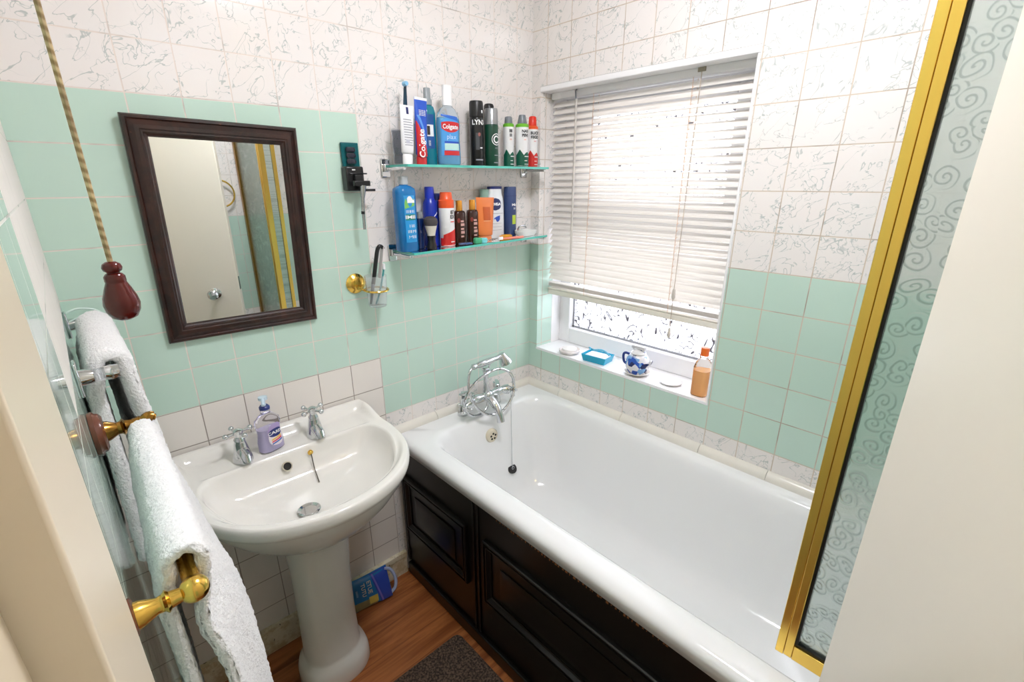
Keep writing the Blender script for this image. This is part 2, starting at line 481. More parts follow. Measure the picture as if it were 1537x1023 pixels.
# plastered reveal of the window: tiled left cheek, white head, sill
struct(MB().box((XR - 0.001, WY0 + 0.0003, WZ0 - 0.0108), (XR + 0.20, WY1 - 0.0003, WZ0 + 0.0)), 'trim_1', M_upvc, bevel=0.001)   # sill board
struct(MB().box((XR - 0.0012, WY0 + 0.0003, WZ1 - 0.020), (XR + 0.15, WY1 - 0.0003, WZ1 - 0.0002)), 'trim_2', M_upvc, bevel=0.003)  # head lining
struct(MB().box((XR - 0.0012, WY0 + 0.0002, WZ0), (XR + 0.15, WY0 + 0.008, WZ1 - 0.0201)), 'trim_3', M_upvc, bevel=0.002)
struct(MB().box((XR + 0.092, WY1 - 0.006, WZ0), (XR + 0.15, WY1, WZ1 - 0.0201)), 'trim_4', M_upvc, bevel=0.002)
M_cheek = tile_mat('tiles_window_cheek', 'back', 'x', 1.0, 0.0, (206, 190, 172))
struct(MB().box((XR - 0.001, WY1 - 0.005, WZ0), (XR + 0.092, WY1 - 0.0003, WZ1 - 0.0201)), 'trim_5', M_cheek, smooth=False)
# moulding where bath meets tiles
def quad_strip(p, q, inward, r=0.024, z=0.645):
    p = Vector(p); q = Vector(q); n = Vector(inward); rings = []
    prof = [(0.0, 0.0), (r * 0.9, 0.0), (r * 0.85, r * 0.45), (r * 0.6, r * 0.85), (r * 0.25, r * 1.1), (0.0, r * 1.15)]
    for P in (p, q): rings.append([tuple(P + n * a + Vector((0, 0, z + b))) for a, b in prof])
    return MB().loft(rings, True, True, True)
mb = quad_strip((0.572, 0, 0), (0.76, 0, 0), (0, -1, 0)); 
mb2 = quad_strip((0.762, 0, 0), (XR, 0, 0), (0, -1, 0)); mb.add(mb2.v, mb2.f)
struct(mb, 'trim_6', M_trimc, autos=60)
mb = MB(); ys = [0.0, -0.20, -0.52, -0.84, -1.06, -1.28, -1.50, YF]
for a, b in zip(ys, ys[1:]):
    k = quad_strip((XR, a - 0.0008, 0), (XR, b + 0.0008, 0), (-1, 0, 0)); mb.add(k.v, k.f)
struct(mb, 'trim_7', M_trimc, autos=60)
# skirting on the basin wall: painted ledge over bare board
mb = MB(); mb.box((XL, -0.014, 0.0), (0.575, 0.0, 0.082)); mb.box((XL, -0.018, 0.082), (0.575, 0.0, 0.106))
struct(mb, 'baseboard_back', M_skirt, bevel=0.002)
struct(MB().box((XL, DJ, 0.0), (XL + 0.014, -0.02, 0.10)), 'baseboard_left', M_skirt, bevel=0.002)
struct(MB().box((XL, YF, 0.0), (0.57, YF + 0.012, 0.10)), 'baseboard_front', M_skirt, bevel=0.002)
# door lining beside the camera
w = MB(); w.box((-0.33, -1.30, 0.0), (-0.2008, DJ, 2.05)); w.box((-0.33, -1.715, 0.0), (-0.2148, -1.30, 2.05))
struct(w, 'trim_8', M_creamd, bevel=0.0015)

# ------------------------------------------------------------------ window
FX = XR + 0.15
win = bpy.data.objects.new('window_1', None); COL.objects.link(win); win.location = (FX, -0.44, WZ0); ORG['window_1'] = Vector(win.location); win['kind'] = 'structure'
x0, x1 = FX, FX + 0.06
fr = MB()
fr.box((x0, WY1, WZ0), (x1, WY1 - 0.062, WZ1)); fr.box((x0, WY0, WZ0), (x1, WY0 + 0.062, WZ1))
fr.box((x0, WY0 + 0.062, WZ0), (x1, WY1 - 0.062, WZ0 + 0.07)); fr.box((x0, WY0 + 0.062, WZ1 - 0.06), (x1, WY1 - 0.062, WZ1))
fr.box((x0, WY0 + 0.062, 1.335), (x1, WY1 - 0.062, 1.40))
build(fr, 'window_frame', M_upvc, win, bevel=0.004)
cs = MB(); cx0 = FX - 0.012
ya, yb = WY1 - 0.062, WY0 + 0.062
cs.box((cx0, ya, 1.40), (cx0 + 0.05, ya - 0.09, WZ1 - 0.06)); cs.box((cx0, yb, 1.40), (cx0 + 0.05, yb + 0.045, WZ1 - 0.06))
cs.box((cx0, yb + 0.045, 1.40), (cx0 + 0.05, ya - 0.09, 1.46)); cs.box((cx0, yb + 0.045, WZ1 - 0.105), (cx0 + 0.05, ya - 0.09, WZ1 - 0.06))
build(cs, 'casement', M_upvc, win, bevel=0.004)
build(MB().box((FX + 0.03, yb, WZ0 + 0.07), (FX + 0.034, ya, 1.335)), 'pane', M_pane, win, smooth=False)
build(MB().box((FX + 0.018, yb + 0.045, 1.46), (FX + 0.022, ya - 0.09, WZ1 - 0.105)), 'pane', M_pane, win, smooth=False)
build(MB().tube([(cx0 - 0.004, -0.44, 1.43), (cx0 - 0.022, -0.45, 1.43), (cx0 - 0.024, -0.50, 1.425)], 0.006), 'handle', M_chrome, win)
bd = MB()
bd.box((FX + 0.026, ya, WZ0 + 0.07), (FX + 0.03, ya - 0.008, 1.335)); bd.box((FX + 0.026, yb, WZ0 + 0.07), (FX + 0.03, yb + 0.008, 1.335))
bd.box((FX + 0.026, ya, WZ0 + 0.07), (FX + 0.03, yb, WZ0 + 0.078))
build(bd, 'glazing_gasket', plain('pale_gasket', (176, 176, 182), 0.5), win, smooth=False)

# ------------------------------------------------------------------ venetian blind
BX = XR + 0.070
BY0, BY1 = -0.818, -0.056
bl = thing('venetian_blind', 'white venetian blind with tilted slats hanging over the window', 'blind', (BX, -0.437, 1.07))
hr = MB(); hr.box((BX - 0.02, BY0, 1.826), (BX + 0.022, BY1, 1.849))
build(hr, 'headrail', M_white, bl, bevel=0.002)
def slat(zc, tilt, wdt=0.0285, x=BX):
    rings = []; k = 6
    for yy in (BY0, BY1):
        ring = []
        for side in (1, -1):
            rg = range(k + 1) if side == 1 else range(k, -1, -1)
            for i in rg:
                u = (i / k - 0.5) * wdt; h = 0.0022 * (1 - (2 * i / k - 1) ** 2) + side * 0.0002
                ring.append((x + u * math.cos(tilt) - h * math.sin(tilt), yy, zc + u * math.sin(tilt) + h * math.cos(tilt)))
        rings.append(ring)
    return MB().loft(rings, True, True, True)
NS = 29
for i in range(NS):
    zc = 1.808 - i * 0.02375
    t = math.radians(46 + 2.0 * math.sin(i * 1.7))
    build(slat(zc, t), 'slat', M_slat, bl)
for i in range(4):
    build(slat(1.104 + i * 0.0048, math.radians(6)), 'slat', M_slat, bl)
br = MB(); br.box((BX - 0.014, BY0, 1.066), (BX + 0.014, BY1, 1.088)); br.box((BX - 0.0155, BY0 - 0.002, 1.088), (BX + 0.0155, BY1 + 0.002, 1.0955))
lab(build(br, 'bottom_rail', plain('beige_bottom_rail', (240, 233, 220), 0.4), bl, bevel=0.003), 'beige bottom rail')
for yy in (-0.255, -0.63):
    ld = MB()
    for dx in (-0.0155, 0.0155):
        ld.tube([(BX + dx, yy, 1.09), (BX + dx, yy, 1.83)], 0.0008, 6)
    for i in range(NS):
        zc = 1.808 - i * 0.02375
        ld.tube([(BX - 0.0155, yy - 0.001, zc - 0.011), (BX + 0.0155, yy + 0.001, zc + 0.008)], 0.0007, 5)
    lab(build(ld, 'ladder_cord', plain('peach_cord', (226, 190, 160), 0.7), bl), 'peach-coloured ladder cord')
wd = MB(); wd.tube([(BX - 0.026, -0.185, 1.815), (BX - 0.026, -0.187, 1.22)], 0.0035, 8)
build(wd, 'tilt_wand', plain('clear_wand', (214, 208, 200), 0.15), bl)
hk = MB(); hk.tube([(BX - 0.02, -0.180, 1.848), (BX - 0.028, -0.181, 1.842), (BX - 0.028, -0.184, 1.815)], 0.0028, 8)
build(hk, 'wand_hook', M_grey, bl)
pc = MB(); pc.tube([(BX - 0.021, -0.658, 1.838), (BX - 0.027, -0.657, 1.6), (BX - 0.029, -0.653, 1.17), (BX - 0.029, -0.653, 1.04)], 0.0011, 6)
build(pc, 'pull_cord', plain('beige_cord', (196, 178, 160), 0.7), bl)
for zz in (1.165, 1.025):
    k = MB(); k.lathe([(0.002, 0.018), (0.005, 0.012), (0.0065, -0.012), (0.004, -0.02)][::-1], (BX - 0.029, -0.653, zz), 12)
    build(k, 'cord_acorn', plain('acorn_beige', (214, 206, 196), 0.35), bl)
lk = MB(); lk.box((BX - 0.0235, -0.67, 1.836), (BX - 0.019, -0.646, 1.853)); build(lk, 'cord_lock', plain('dull_steel', (150, 146, 130), 0.3, 1.0), bl)

# ------------------------------------------------------------------ bath
def rrect(x0, x1, y0, y1, r, z, nc=14, ne=(16, 40)):
    pts = []
    def edge(a, b, n):
        for i in range(n): pts.append((a[0] + (b[0] - a[0]) * i / n, a[1] + (b[1] - a[1]) * i / n, z))
    def arc(cx, cy, a0):
        for i in range(nc):
            a = a0 + PI / 2 * i / nc; pts.append((cx + r * math.cos(a), cy + r * math.sin(a), z))
    edge((x0 + r, y0), (x1 - r, y0), ne[0]); arc(x1 - r, y0 + r, -PI / 2)
    edge((x1, y0 + r), (x1, y1 - r), ne[1]); arc(x1 - r, y1 - r, 0)
    edge((x1 - r, y1), (x0 + r, y1), ne[0]); arc(x0 + r, y1 - r, PI / 2)
    edge((x0, y1 - r), (x0, y0 + r), ne[1]); arc(x0 + r, y0 + r, PI)
    return pts
bath = thing('bathtub', 'white enamel bathtub with rolled front edge under the window', 'bathtub', (0.93, -0.85, 0.0))
RZ = 0.645
rings = [rrect(0.597, 1.280, YF + 0.014, -0.014, 0.012, 0.592), rrect(0.574, 1.283, YF + 0.008, -0.008, 0.012, 0.597)]
for a in range(0, 91, 15):
    k = math.radians(a); R = 0.026
    rings.append(rrect(0.570 + R - R * math.cos(k), 1.288, YF + 0.004, -0.002, 0.012, RZ - R * 0.8 + R * 0.8 * math.sin(k)))
rings.append(rrect(0.622, 1.250, -1.640, -0.095, 0.10, RZ))
rings.append(rrect(0.640, 1.236, -1.625, -0.107, 0.10, RZ - 0.002))
rings.append(rrect(0.654, 1.226, -1.612, -0.118, 0.10, RZ - 0.012))
rings.append(rrect(0.664, 1.219, -1.602, -0.126, 0.10, RZ - 0.035))
rings.append(rrect(0.676, 1.208, -1.575, -0.140, 0.11, 0.54))
rings.append(rrect(0.690, 1.194, -1.530, -0.160, 0.12, 0.44))
rings.append(rrect(0.706, 1.178, -1.480, -0.185, 0.13, 0.35))
rings.append(rrect(0.726, 1.158, -1.440, -0.212, 0.14, 0.295))
rings.append(rrect(0.760, 1.124, -1.400, -0.255, 0.14, 0.268))
rings.append(rrect(0.820, 1.064, -1.330, -0.330, 0.11, 0.258))
rings.append(rrect(0.915, 0.970, -1.000, -0.600, 0.02, 0.252))
build(MB().loft(rings, True, False, True), 'tub', M_enam, bath, autos=70)
ov = MB(); oc = (0.937, -0.1405, 0.553)
ov.lathe([(0.0001, -0.010), (0.018, -0.010), (0.026, -0.007), (0.029, -0.002), (0.029, 0.008)], oc, 32, axis='y')
ovo = build(ov, 'overflow_grille', plain('cream_overflow', (226, 216, 192), 0.25), bath)
hl = MB()
for a in range(5):
    q = 2 * PI * a / 5 + 0.3; hl.lathe([(0.0045, -0.0112), (0.0045, -0.008)], (oc[0] + 0.012 * math.cos(q), oc[1], oc[2] + 0.012 * math.sin(q)), 12, axis='y')
build(hl, 'overflow_hole', M_dark, ovo)
# plug and chain belong to the bath
ch = MB(); ch.tube([(1.015, -0.172, 0.735), (1.0155, -0.174, 0.55), (1.016, -0.178, 0.392)], 0.0014, 6)
for i in range(60):
    tq = i / 59; ch.sphere((1.015 + 0.001 * tq, -0.172 - 0.006 * tq, 0.735 - 0.343 * tq), 0.0021, 6, 4)
cho = tag(build(ch, 'plug_chain', M_chrome, None, loc=(1.016, -0.176, 0.372)), 'ball chain with black rubber plug hanging from the bath mixer', 'plug chain')
pg = MB(); pg.lathe([(0.0001, -0.006), (0.018, -0.006), (0.0215, 0.008), (0.0215, 0.014), (0.008, 0.015), (0.0001, 0.015)], (0, 0, 0), 24)
pg.xf(lambda v: Matrix.Rotation(math.radians(52), 3, 'X') @ v + Vector((1.016, -0.170, 0.372)))
pgo = build(pg, 'plug', M_rubber, cho)
rg = MB(); rg.tube([(1.016 + 0.006 * math.cos(a), -0.184, 0.385 + 0.007 * math.sin(a)) for a in [2 * PI * i / 14 for i in range(14)]], 0.0012, 6, True)
build(rg, 'plug_ring', M_chrome, pgo)

# ---- black panelled bath side
PX = 0.589
bp_ = thing('bath_surround', 'black painted wooden bath side with two moulded panels', 'bath surround', (PX, -0.85, 0.0))
pl = MB(); pl.box((PX, YF + 0.01, 0.055), (PX + 0.018, -0.004, 0.600))
build(pl, 'backing_board', M_black, bp_, bevel=0.002)
pn = MB(); pn.box((PX - 0.014, YF + 0.01, 0.0), (PX + 0.018, -0.02, 0.055))
build(pn, 'plinth', M_black, bp_, bevel=0.004)
for ya_, yb_, dd in ((-0.478, -0.470, 0.006), (-0.455, -0.448, 0.006), (-0.020, -0.004, 0.004)):
    build(MB().box((PX - dd, ya_, 0.056), (PX, yb_, 0.598)), 'joint_bead', M_black, bp_, bevel=0.002)
def moulding(y0, y1, z0, z1, w, h, x=PX, depth=0.0):
    """mitred frame standing proud of the board"""
    rings = []
    prof = [(0.0, 0.0), (0.0, h * 0.75), (w * 0.10, h), (w * 0.24, h), (w * 0.26, h * 0.72), (w * 0.46, h * 0.72), (w * 0.50, h * 0.95), (w * 0.62, h * 0.95), (w * 0.85, h * 0.35), (w, h * 0.25), (w, 0.0)]
    for ins, hh in prof:
        rings.append([(x - hh, y0 - ins, z1 - ins), (x - hh, y1 + ins, z1 - ins), (x - hh, y1 + ins, z0 + ins), (x - hh, y0 - ins, z0 + ins)])
    return MB().loft(rings, True, False, False, wrap=True)
def raised(y0, y1, z0, z1, name):
    f = MB(); b = 0.022
    rings = [[(PX, y0, z1), (PX, y1, z1), (PX, y1, z0), (PX, y0, z0)],
             [(PX - 0.004, y0, z1), (PX - 0.004, y1, z1), (PX - 0.004, y1, z0), (PX - 0.004, y0, z0)],
             [(PX - 0.0075, y0 - b, z1 - b), (PX - 0.0075, y1 + b, z1 - b), (PX - 0.0075, y1 + b, z0 + b), (PX - 0.0075, y0 - b, z0 + b)]]
    f.loft(rings, True, False, True); return build(f, name, M_black, bp_, autos=10)
build(moulding(-0.032, -0.420, 0.232, 0.474, 0.030, 0.016), 'moulding', M_black, bp_, autos=15)
raised(-0.095, -0.345, 0.275, 0.405, 'raised_field')
build(moulding(-0.508, -1.205, 0.228, 0.474, 0.030, 0.016), 'moulding', M_black, bp_, autos=15)
raised(-0.580, -1.140, 0.280, 0.402, 'raised_field')
build(moulding(-1.245, -1.690, 0.228, 0.474, 0.030, 0.016), 'moulding', M_black, bp_, autos=15)
raised(-1.31, -1.63, 0.280, 0.402, 'raised_field')
ch_ = MB()
for i in range(46):
    yy = -0.56 - i * 0.0125 + random.uniform(-0.004, 0.004); L = random.uniform(0.002, 0.008)
    ch_.box((PX - 0.0004, yy, 0.5755 - random.uniform(0.001, 0.005)), (PX + 0.002, yy - L, 0.5775))
lab(build(ch_, 'worn_edge', plain('bare_wood', (170, 112, 70), 0.6), bp_, smooth=False), 'chipped edge showing bare wood')

# ------------------------------------------------------------------ bath mixer
mx = thing('bath_mixer_tap', 'chrome bath mixer with shower handset on the bath rim', 'tap', (0.945, -0.06, RZ))
lg = None
for xx in (0.856, 1.036):
    l = MB(); l.lathe([(0.021, 0.0), (0.0215, 0.004), (0.017, 0.022), (0.0115, 0.05), (0.0095, 0.075), (0.0105, 0.085)], (xx, -0.058, RZ), 24)
    l.tube([(xx, -0.058, RZ + 0.08), (xx, -0.062, RZ + 0.095), (xx + (0.945 - xx) * 0.12, -0.078, RZ + 0.098), (xx + (0.945 - xx) * 0.3, -0.10, RZ + 0.092)], 0.010, 14)
    l.rod([(0.0145, 0), (0.0145, 1)], (xx, -0.058, RZ + 0.072), (xx, -0.058, RZ + 0.09), 6)
    build(l, 'inlet_leg', M_chrome, mx)
bdy = MB()
bdy.rod([(0.013, 0), (0.017, 0.08), (0.017, 0.2), (0.012, 0.3), (0.014, 0.5), (0.012, 0.7), (0.017, 0.8), (0.017, 0.92), (0.013, 1)], (0.868, -0.108, 0.722), (1.022, -0.108, 0.722), 24)
bdy.sphere((0.945, -0.112, 0.722), 0.024, 20, 12)
bdy.lathe([(0.016, 0.0), (0.014, 0.03), (0.010, 0.05), (0.010, 0.095), (0.013, 0.10), (0.013, 0.108)], (0.940, -0.108, 0.722), 20)
build(bdy, 'mixer_body', M_chrome, mx)
sp = MB(); sp.tube([(0.945, -0.115, 0.715), (0.946, -0.14, 0.704), (0.947, -0.165, 0.683), (0.948, -0.180, 0.655), (0.948, -0.186, 0.63)], [0.018, 0.017, 0.016, 0.015, 0.0165], 18)
build(sp, 'spout', M_chrome, mx)
for sx, ex in ((-1, 0.868), (1, 1.022)):
    h = MB(); h.rod([(0.014, 0), (0.019, 0.25), (0.021, 0.6), (0.014, 0.8), (0.009, 1.0)], (ex, -0.108, 0.722), (ex + sx * 0.045, -0.124, 0.716), 20)
    hub = Vector((ex + sx * 0.050, -0.126, 0.7155)); ax = Vector((sx * 0.94, -0.33, -0.06)).normalized()
    u = ax.orthogonal().normalized(); v = ax.cross(u)
    h.sphere(hub, 0.0095, 14, 8)
    for k in range(4):
        d = u * math.cos(k * PI / 2 + 0.6) + v * math.sin(k * PI / 2 + 0.6)
        h.rod([(0.004, 0), (0.0032, 0.7), (0.0032, 1)], hub, hub + d * 0.026, 10); h.sphere(hub + d * 0.028, 0.0062, 12, 8)
    build(h, 'cross_handle', M_chrome, mx)
cr = MB(); cr.box((0.931, -0.118, 0.826), (0.949, -0.098, 0.842))
for dx in (-0.016, 0.016): cr.tube([(0.940, -0.108, 0.834), (0.940 + dx, -0.108, 0.838), (0.940 + dx * 1.25, -0.108, 0.856)], 0.0045, 10)
build(cr, 'cradle', M_chrome, mx)
hs = MB(); a_, b_ = Vector((0.868, -0.112, 0.862)), Vector((1.022, -0.104, 0.866))
hs.rod([(0.007, 0), (0.012, 0.03), (0.012, 0.10), (0.009, 0.14), (0.012, 0.2), (0.0135, 0.4), (0.013, 0.62), (0.010, 0.78), (0.010, 0.9), (0.013, 1.0)], a_, b_, 20)
hs.rod([(0.011, 0), (0.013, 0.2), (0.024, 0.7), (0.026, 1.0)], b_ + Vector((0.004, -0.002, 0.012)), b_ + Vector((0.020, -0.012, -0.030)), 24)
hso = build(hs, 'shower_handset', M_chrome, mx)
ho = MB(); pts = []
P0 = [(0.868, -0.113, 0.861), (0.850, -0.118, 0.845), (0.838, -0.126, 0.80), (0.842, -0.136, 0.745), (0.872, -0.148, 0.690), (0.925, -0.152, 0.655), (0.985, -0.150, 0.650),
      (1.040, -0.142, 0.675), (1.070, -0.134, 0.725), (1.058, -0.128, 0.785), (1.005, -0.120, 0.822), (0.930, -0.130, 0.826), (0.860, -0.136, 0.806), (0.818, -0.132, 0.755),
      (0.822, -0.124, 0.700), (0.860, -0.120, 0.662), (0.905, -0.116, 0.655), (0.938, -0.113, 0.672), (0.945, -0.112, 0.705)]
def catmull(P, k=8):
    P = [Vector(p) for p in P]; out = []
    for i in range(len(P) - 1):
        p0 = P[max(i - 1, 0)]; p1 = P[i]; p2 = P[i + 1]; p3 = P[min(i + 2, len(P) - 1)]
        for j in range(k):
            t = j / k
            out.append(0.5 * ((2 * p1) + (p2 - p0) * t + (2 * p0 - 5 * p1 + 4 * p2 - p3) * t * t + (3 * p1 - p0 - 3 * p2 + p3) * t ** 3))
    out.append(P[-1]); return out
hp = catmull(P0, 16); rr = [0.0052 + 0.0006 * (i % 2) for i in range(len(hp))]
ho.tube(hp, rr, 10); build(ho, 'shower_hose', M_chrome, mx)

# ------------------------------------------------------------------ basin
CX, CYB = 0.178, -0.265
def smooth01(a, b, x):
    t = max(0.0, min(1.0, (x - a) / (b - a))); return t * t * (3 - 2 * t)
OUT = [(0.455, -0.002), (0.462, -0.06), (0.466, -0.13), (0.468, -0.20), (0.461, -0.27), (0.445, -0.33), (0.412, -0.39), (0.365, -0.44), (0.310, -0.474), (0.245, -0.496), (0.178, -0.504)]
OUT = OUT + [(2 * CX - x, y) for x, y in OUT[-2::-1]]
INN = [(0.400, -0.150), (0.420, -0.175), (0.427, -0.225), (0.416, -0.290), (0.388, -0.348), (0.342, -0.392), (0.285, -0.422), (0.230, -0.436), (0.178, -0.440)]
INN = INN + [(2 * CX - x, y) for x, y in INN[-2::-1]]
def dense(P, closed_with=None, n=192):
    pts = [Vector((x, y, 0)) for x, y in P]
    sm = catmull([(p.x, p.y, 0) for p in pts], 10)
    if closed_with: sm += [Vector((x, y, 0)) for x, y in closed_with]
    # resample by angle around the centre
    ang = []
    for j in range(n):
        a = 2 * PI * j / n; d = Vector((math.cos(a), math.sin(a), 0)); c = Vector((CX, CYB, 0)); best = None
        for i in range(len(sm)):
            p = sm[i] - c; q = sm[(i + 1) % len(sm)] - c; e = q - p
            den = d.x * e.y - d.y * e.x
            if abs(den) < 1e-12: continue
            t = (p.x * e.y - p.y * e.x) / den; s_ = (p.x * d.y - p.y * d.x) / den
            if t > 0 and -1e-6 <= s_ <= 1 + 1e-6 and (best is None or t > best): best = t
        ang.append(best)
    return ang
NA = 192
RO = dense(OUT); RI = dense(INN, [(-0.02, -0.138), (0.06, -0.135), (0.178, -0.135), (0.30, -0.136), (0.36, -0.140)])
def ringpt(j, r, z): a = 2 * PI * j / NA; return (CX + r * math.cos(a), min(CYB + r * math.sin(a), -0.001), z)
def top_z(x, y):
    up = smooth01(-0.040, -0.024, y) * 0.026                      # upstand against the wall
    ex = abs(x - CX)
    ear = smooth01(0.252, 0.272, ex) * smooth01(-0.155, -0.045, y) * 0.026
    dip = -0.006 * smooth01(0.245, 0.225, ex) * smooth01(-0.142, -0.128, y) * smooth01(-0.032, -0.046, y)
    return 0.804 + max(up, ear) + dip
def front_drop(x, y, t):
    return 0.024 * smooth01(0.30, 1.0, t) * smooth01(-0.26, -0.40, y)
rings = []
# outside from the pedestal upward
for k, (f, z) in enumerate([(0.30, 0.590), (0.38, 0.600), (0.52, 0.625), (0.68, 0.660), (0.82, 0.700), (0.915, 0.737), (0.955, 0.758)]):
    rings.append([ringpt(j, RO[j] * f, z) for j in range(NA)])
for f, z in [(0.962, 0.762), (0.985, 0.766), (0.997, 0.776), (1.0, 0.788), (0.994, 0.798)]:
    rings.append([ringpt(j, RO[j] * f, z) for j in range(NA)])
NR = 16
for i in range(NR + 1):
    t = i / NR; ring = []
    for j in range(NA):
        r = RO[j] * 0.98 + (RI[j] * 1.02 - RO[j] * 0.98) * t
        p = ringpt(j, r, 0); ring.append((p[0], p[1], top_z(p[0], p[1]) - front_drop(p[0], p[1], t)))
    rings.append(ring)
def bowl(f, z, cy):
    out = []
    for j in range(NA):
        p = ringpt(j, RI[j] * f, z); out.append((p[0] + (0.148 - CX) * (1 - f), p[1] + (cy - CYB) * (1 - f), z - front_drop(p[0], p[1], 1.0) * smooth01(0.70, 1.0, f)))
    return out
for f, z in [(1.0, 0.799), (0.985, 0.788), (0.965, 0.768), (0.93, 0.748), (0.87, 0.730), (0.77, 0.716), (0.62, 0.706), (0.42, 0.699), (0.22, 0.694), (0.125, 0.692)]:
    rings.append(bowl(f, z, -0.30))
basin = thing('pedestal_basin', 'white ceramic washbasin on a pedestal against the tiled wall', 'washbasin', (0.178, -0.22, 0.0))
build(MB().loft(rings, True, True, True), 'bowl', M_porc, basin, autos=80)
pd = MB(); rings = []
for z, rx, ry, cy in [(0.0, 0.108, 0.092, -0.198), (0.012, 0.112, 0.095, -0.198), (0.05, 0.110, 0.094, -0.198), (0.075, 0.103, 0.088, -0.198), (0.088, 0.090, 0.080, -0.196), (0.10, 0.086, 0.076, -0.196), (0.25, 0.083, 0.075, -0.200), (0.42, 0.083, 0.077, -0.208), (0.54, 0.090, 0.084, -0.216), (0.61, 0.106, 0.096, -0.225), (0.63, 0.115, 0.10, -0.23)]:
    rings.append([(0.178 + sec(2 * PI * j / 64, 1, rx, ry, 2.4)[0], cy + sec(2 * PI * j / 64, 1, rx, ry, 2.4)[1], z) for j in range(64)])
build(MB().loft(rings, True, True, True), 'pedestal', M_porc, basin, autos=50)
ws = MB(); wc = (0.148, -0.300, 0.6982)
ws.lathe([(0.0290, 0.0), (0.0300, 0.0025), (0.027, 0.0040), (0.021, 0.001), (0.019, -0.004), (0.0001, -0.0045)][::-1], wc, 36)
wso = build(ws, 'waste', M_chrome, basin)
wh = MB()
wh.lathe([(0.0075, -0.0045), (0.0075, -0.0036), (0.004, -0.0034)], wc, 16)
for k in range(6):
    a = k * PI / 3; wh.lathe([(0.0042, -0.0043), (0.0042, -0.0035)], (wc[0] + 0.011 * math.cos(a), wc[1] + 0.011 * math.sin(a), wc[2]), 12)
build(wh, 'waste_hole', M_dark, wso)
# overflow hole in the back of the bowl
oh = MB(); oh.lathe([(0.0001, -0.002), (0.0108, -0.002), (0.0125, -0.0035), (0.0138, -0.0028), (0.0142, 0.004)], (0, 0, 0), 28, axis='y')
oh.xf(lambda v: Matrix.Rotation(math.radians(-28), 3, 'X') @ v + Vector((0.152, -0.1515, 0.762)))
oho = build(oh, 'overflow_ring', plain('aged_ring', (206, 196, 176), 0.3), basin)
od = MB(); od.lathe([(0.0001, -0.0024), (0.0108, -0.0024), (0.0108, -0.001)], (0, 0, 0), 24, axis='y')
od.xf(lambda v: Matrix.Rotation(math.radians(-28), 3, 'X') @ v + Vector((0.152, -0.1515, 0.762)))
build(od, 'overflow_hole', M_dark, oho)
cs_ = MB(); cs_.sphere((0.222, -0.1485, 0.777), 0.0065, 14, 8); cs_.lathe([(0.008, -0.002), (0.008, 0.001)], (0.222, -0.1475, 0.777), 16, axis='y')
cso = build(cs_, 'chain_stay', M_brass, basin)
cc = MB(); cc.tube(catmull([(0.222, -0.154, 0.773), (0.2215, -0.159, 0.752), (0.220, -0.168, 0.732), (0.217, -0.190, 0.718), (0.214, -0.210, 0.709)], 8), 0.0016, 6)
build(cc, 'basin_chain', plain('dull_chain', (110, 104, 96), 0.35, 1.0), cso)

def pillar_tap(x, y, z, label, side):
    t = thing('basin_tap', label, 'tap', (x, y, z), 'chrome taps on the basin')
    q_ = 1.14
    b = MB(); b.lathe([(r_ * q_, h_ * 1.04) for r_, h_ in [(0.0225, 0.0), (0.023, 0.004), (0.0205, 0.016), (0.0165, 0.036), (0.0135, 0.054), (0.0125, 0.058), (0.0125, 0.064), (0.010, 0.068), (0.0095, 0.078), (0.0115, 0.082), (0.0115, 0.090), (0.006, 0.094), (0.0001, 0.094)]], (x, y, z), 28)
    build(b, 'tap_body', M_chrome, t)
    s = MB(); s.tube([(x, y, z + 0.026), (x, y - 0.018, z + 0.030), (x, y - 0.032, z + 0.024), (x, y - 0.038, z + 0.008)], [0.0172, 0.0168, 0.0146, 0.0135], 18)
    build(s, 'spout', M_chrome, t)
    h = MB(); hub = Vector((x, y, z + 0.085)); h.sphere(hub + Vector((0, 0, 0.006)), 0.008, 14, 8)
    for k in range(4):
        a = k * PI / 2 + (0.45 if side else 0.25); d = Vector((math.cos(a), math.sin(a), 0.08))
        h.rod([(0.0045, 0), (0.0032, 0.6), (0.0036, 1)], hub, hub + d * 0.030, 10); h.sphere(hub + d * 0.034, 0.0076, 12, 8)
    build(h, 'cross_head', M_chrome, t)
    return t
pillar_tap(0.058, -0.096, 0.7985, 'left chrome pillar tap on the basin, beside the soap bottle', 0)
pillar_tap(0.262, -0.100, 0.7985, 'right chrome pillar tap on the basin, nearer the bath', 1)

# ------------------------------------------------------------------ hand soap
sx_, sy_, sz_ = 0.137, -0.088, 0.7985
so = thing('soap_dispenser', 'clear pump bottle of lilac hand soap on the basin', 'soap dispenser', (sx_, sy_, sz_))
SP = [(0.0001, 0.0), (0.030, 0.0), (0.0355, 0.004), (0.0355, 0.03), (0.0315, 0.055), (0.0325, 0.07), (0.036, 0.085), (0.034, 0.098), (0.020, 0.112), (0.013, 0.116), (0.0135, 0.116), (0.0135, 0.1278), (0.0001, 0.1278)]
SK = dict(sx=1.0, sy=0.62, e=2.6, rot=0.28)
b = MB(); b.lathe(SP, (sx_, sy_, sz_), 40, **SK); build(b, 'bottle', clear_glass('soap_bottle_plastic', (240, 240, 246), 0.04, 1.18), so)
liq = [(0.0001, 0.002)] + [(r * 0.95, h) for r, h in SP[1:6] if h > 0.001] + [(0.0310, 0.072), (0.0001, 0.072)]
b = MB(); b.lathe(liq, (sx_, sy_, sz_), 40, **SK); lab(build(b, 'liquid', plain('lilac_soap', (206, 198, 228), 0.15, var=0.02), so), 'lilac liquid soap')
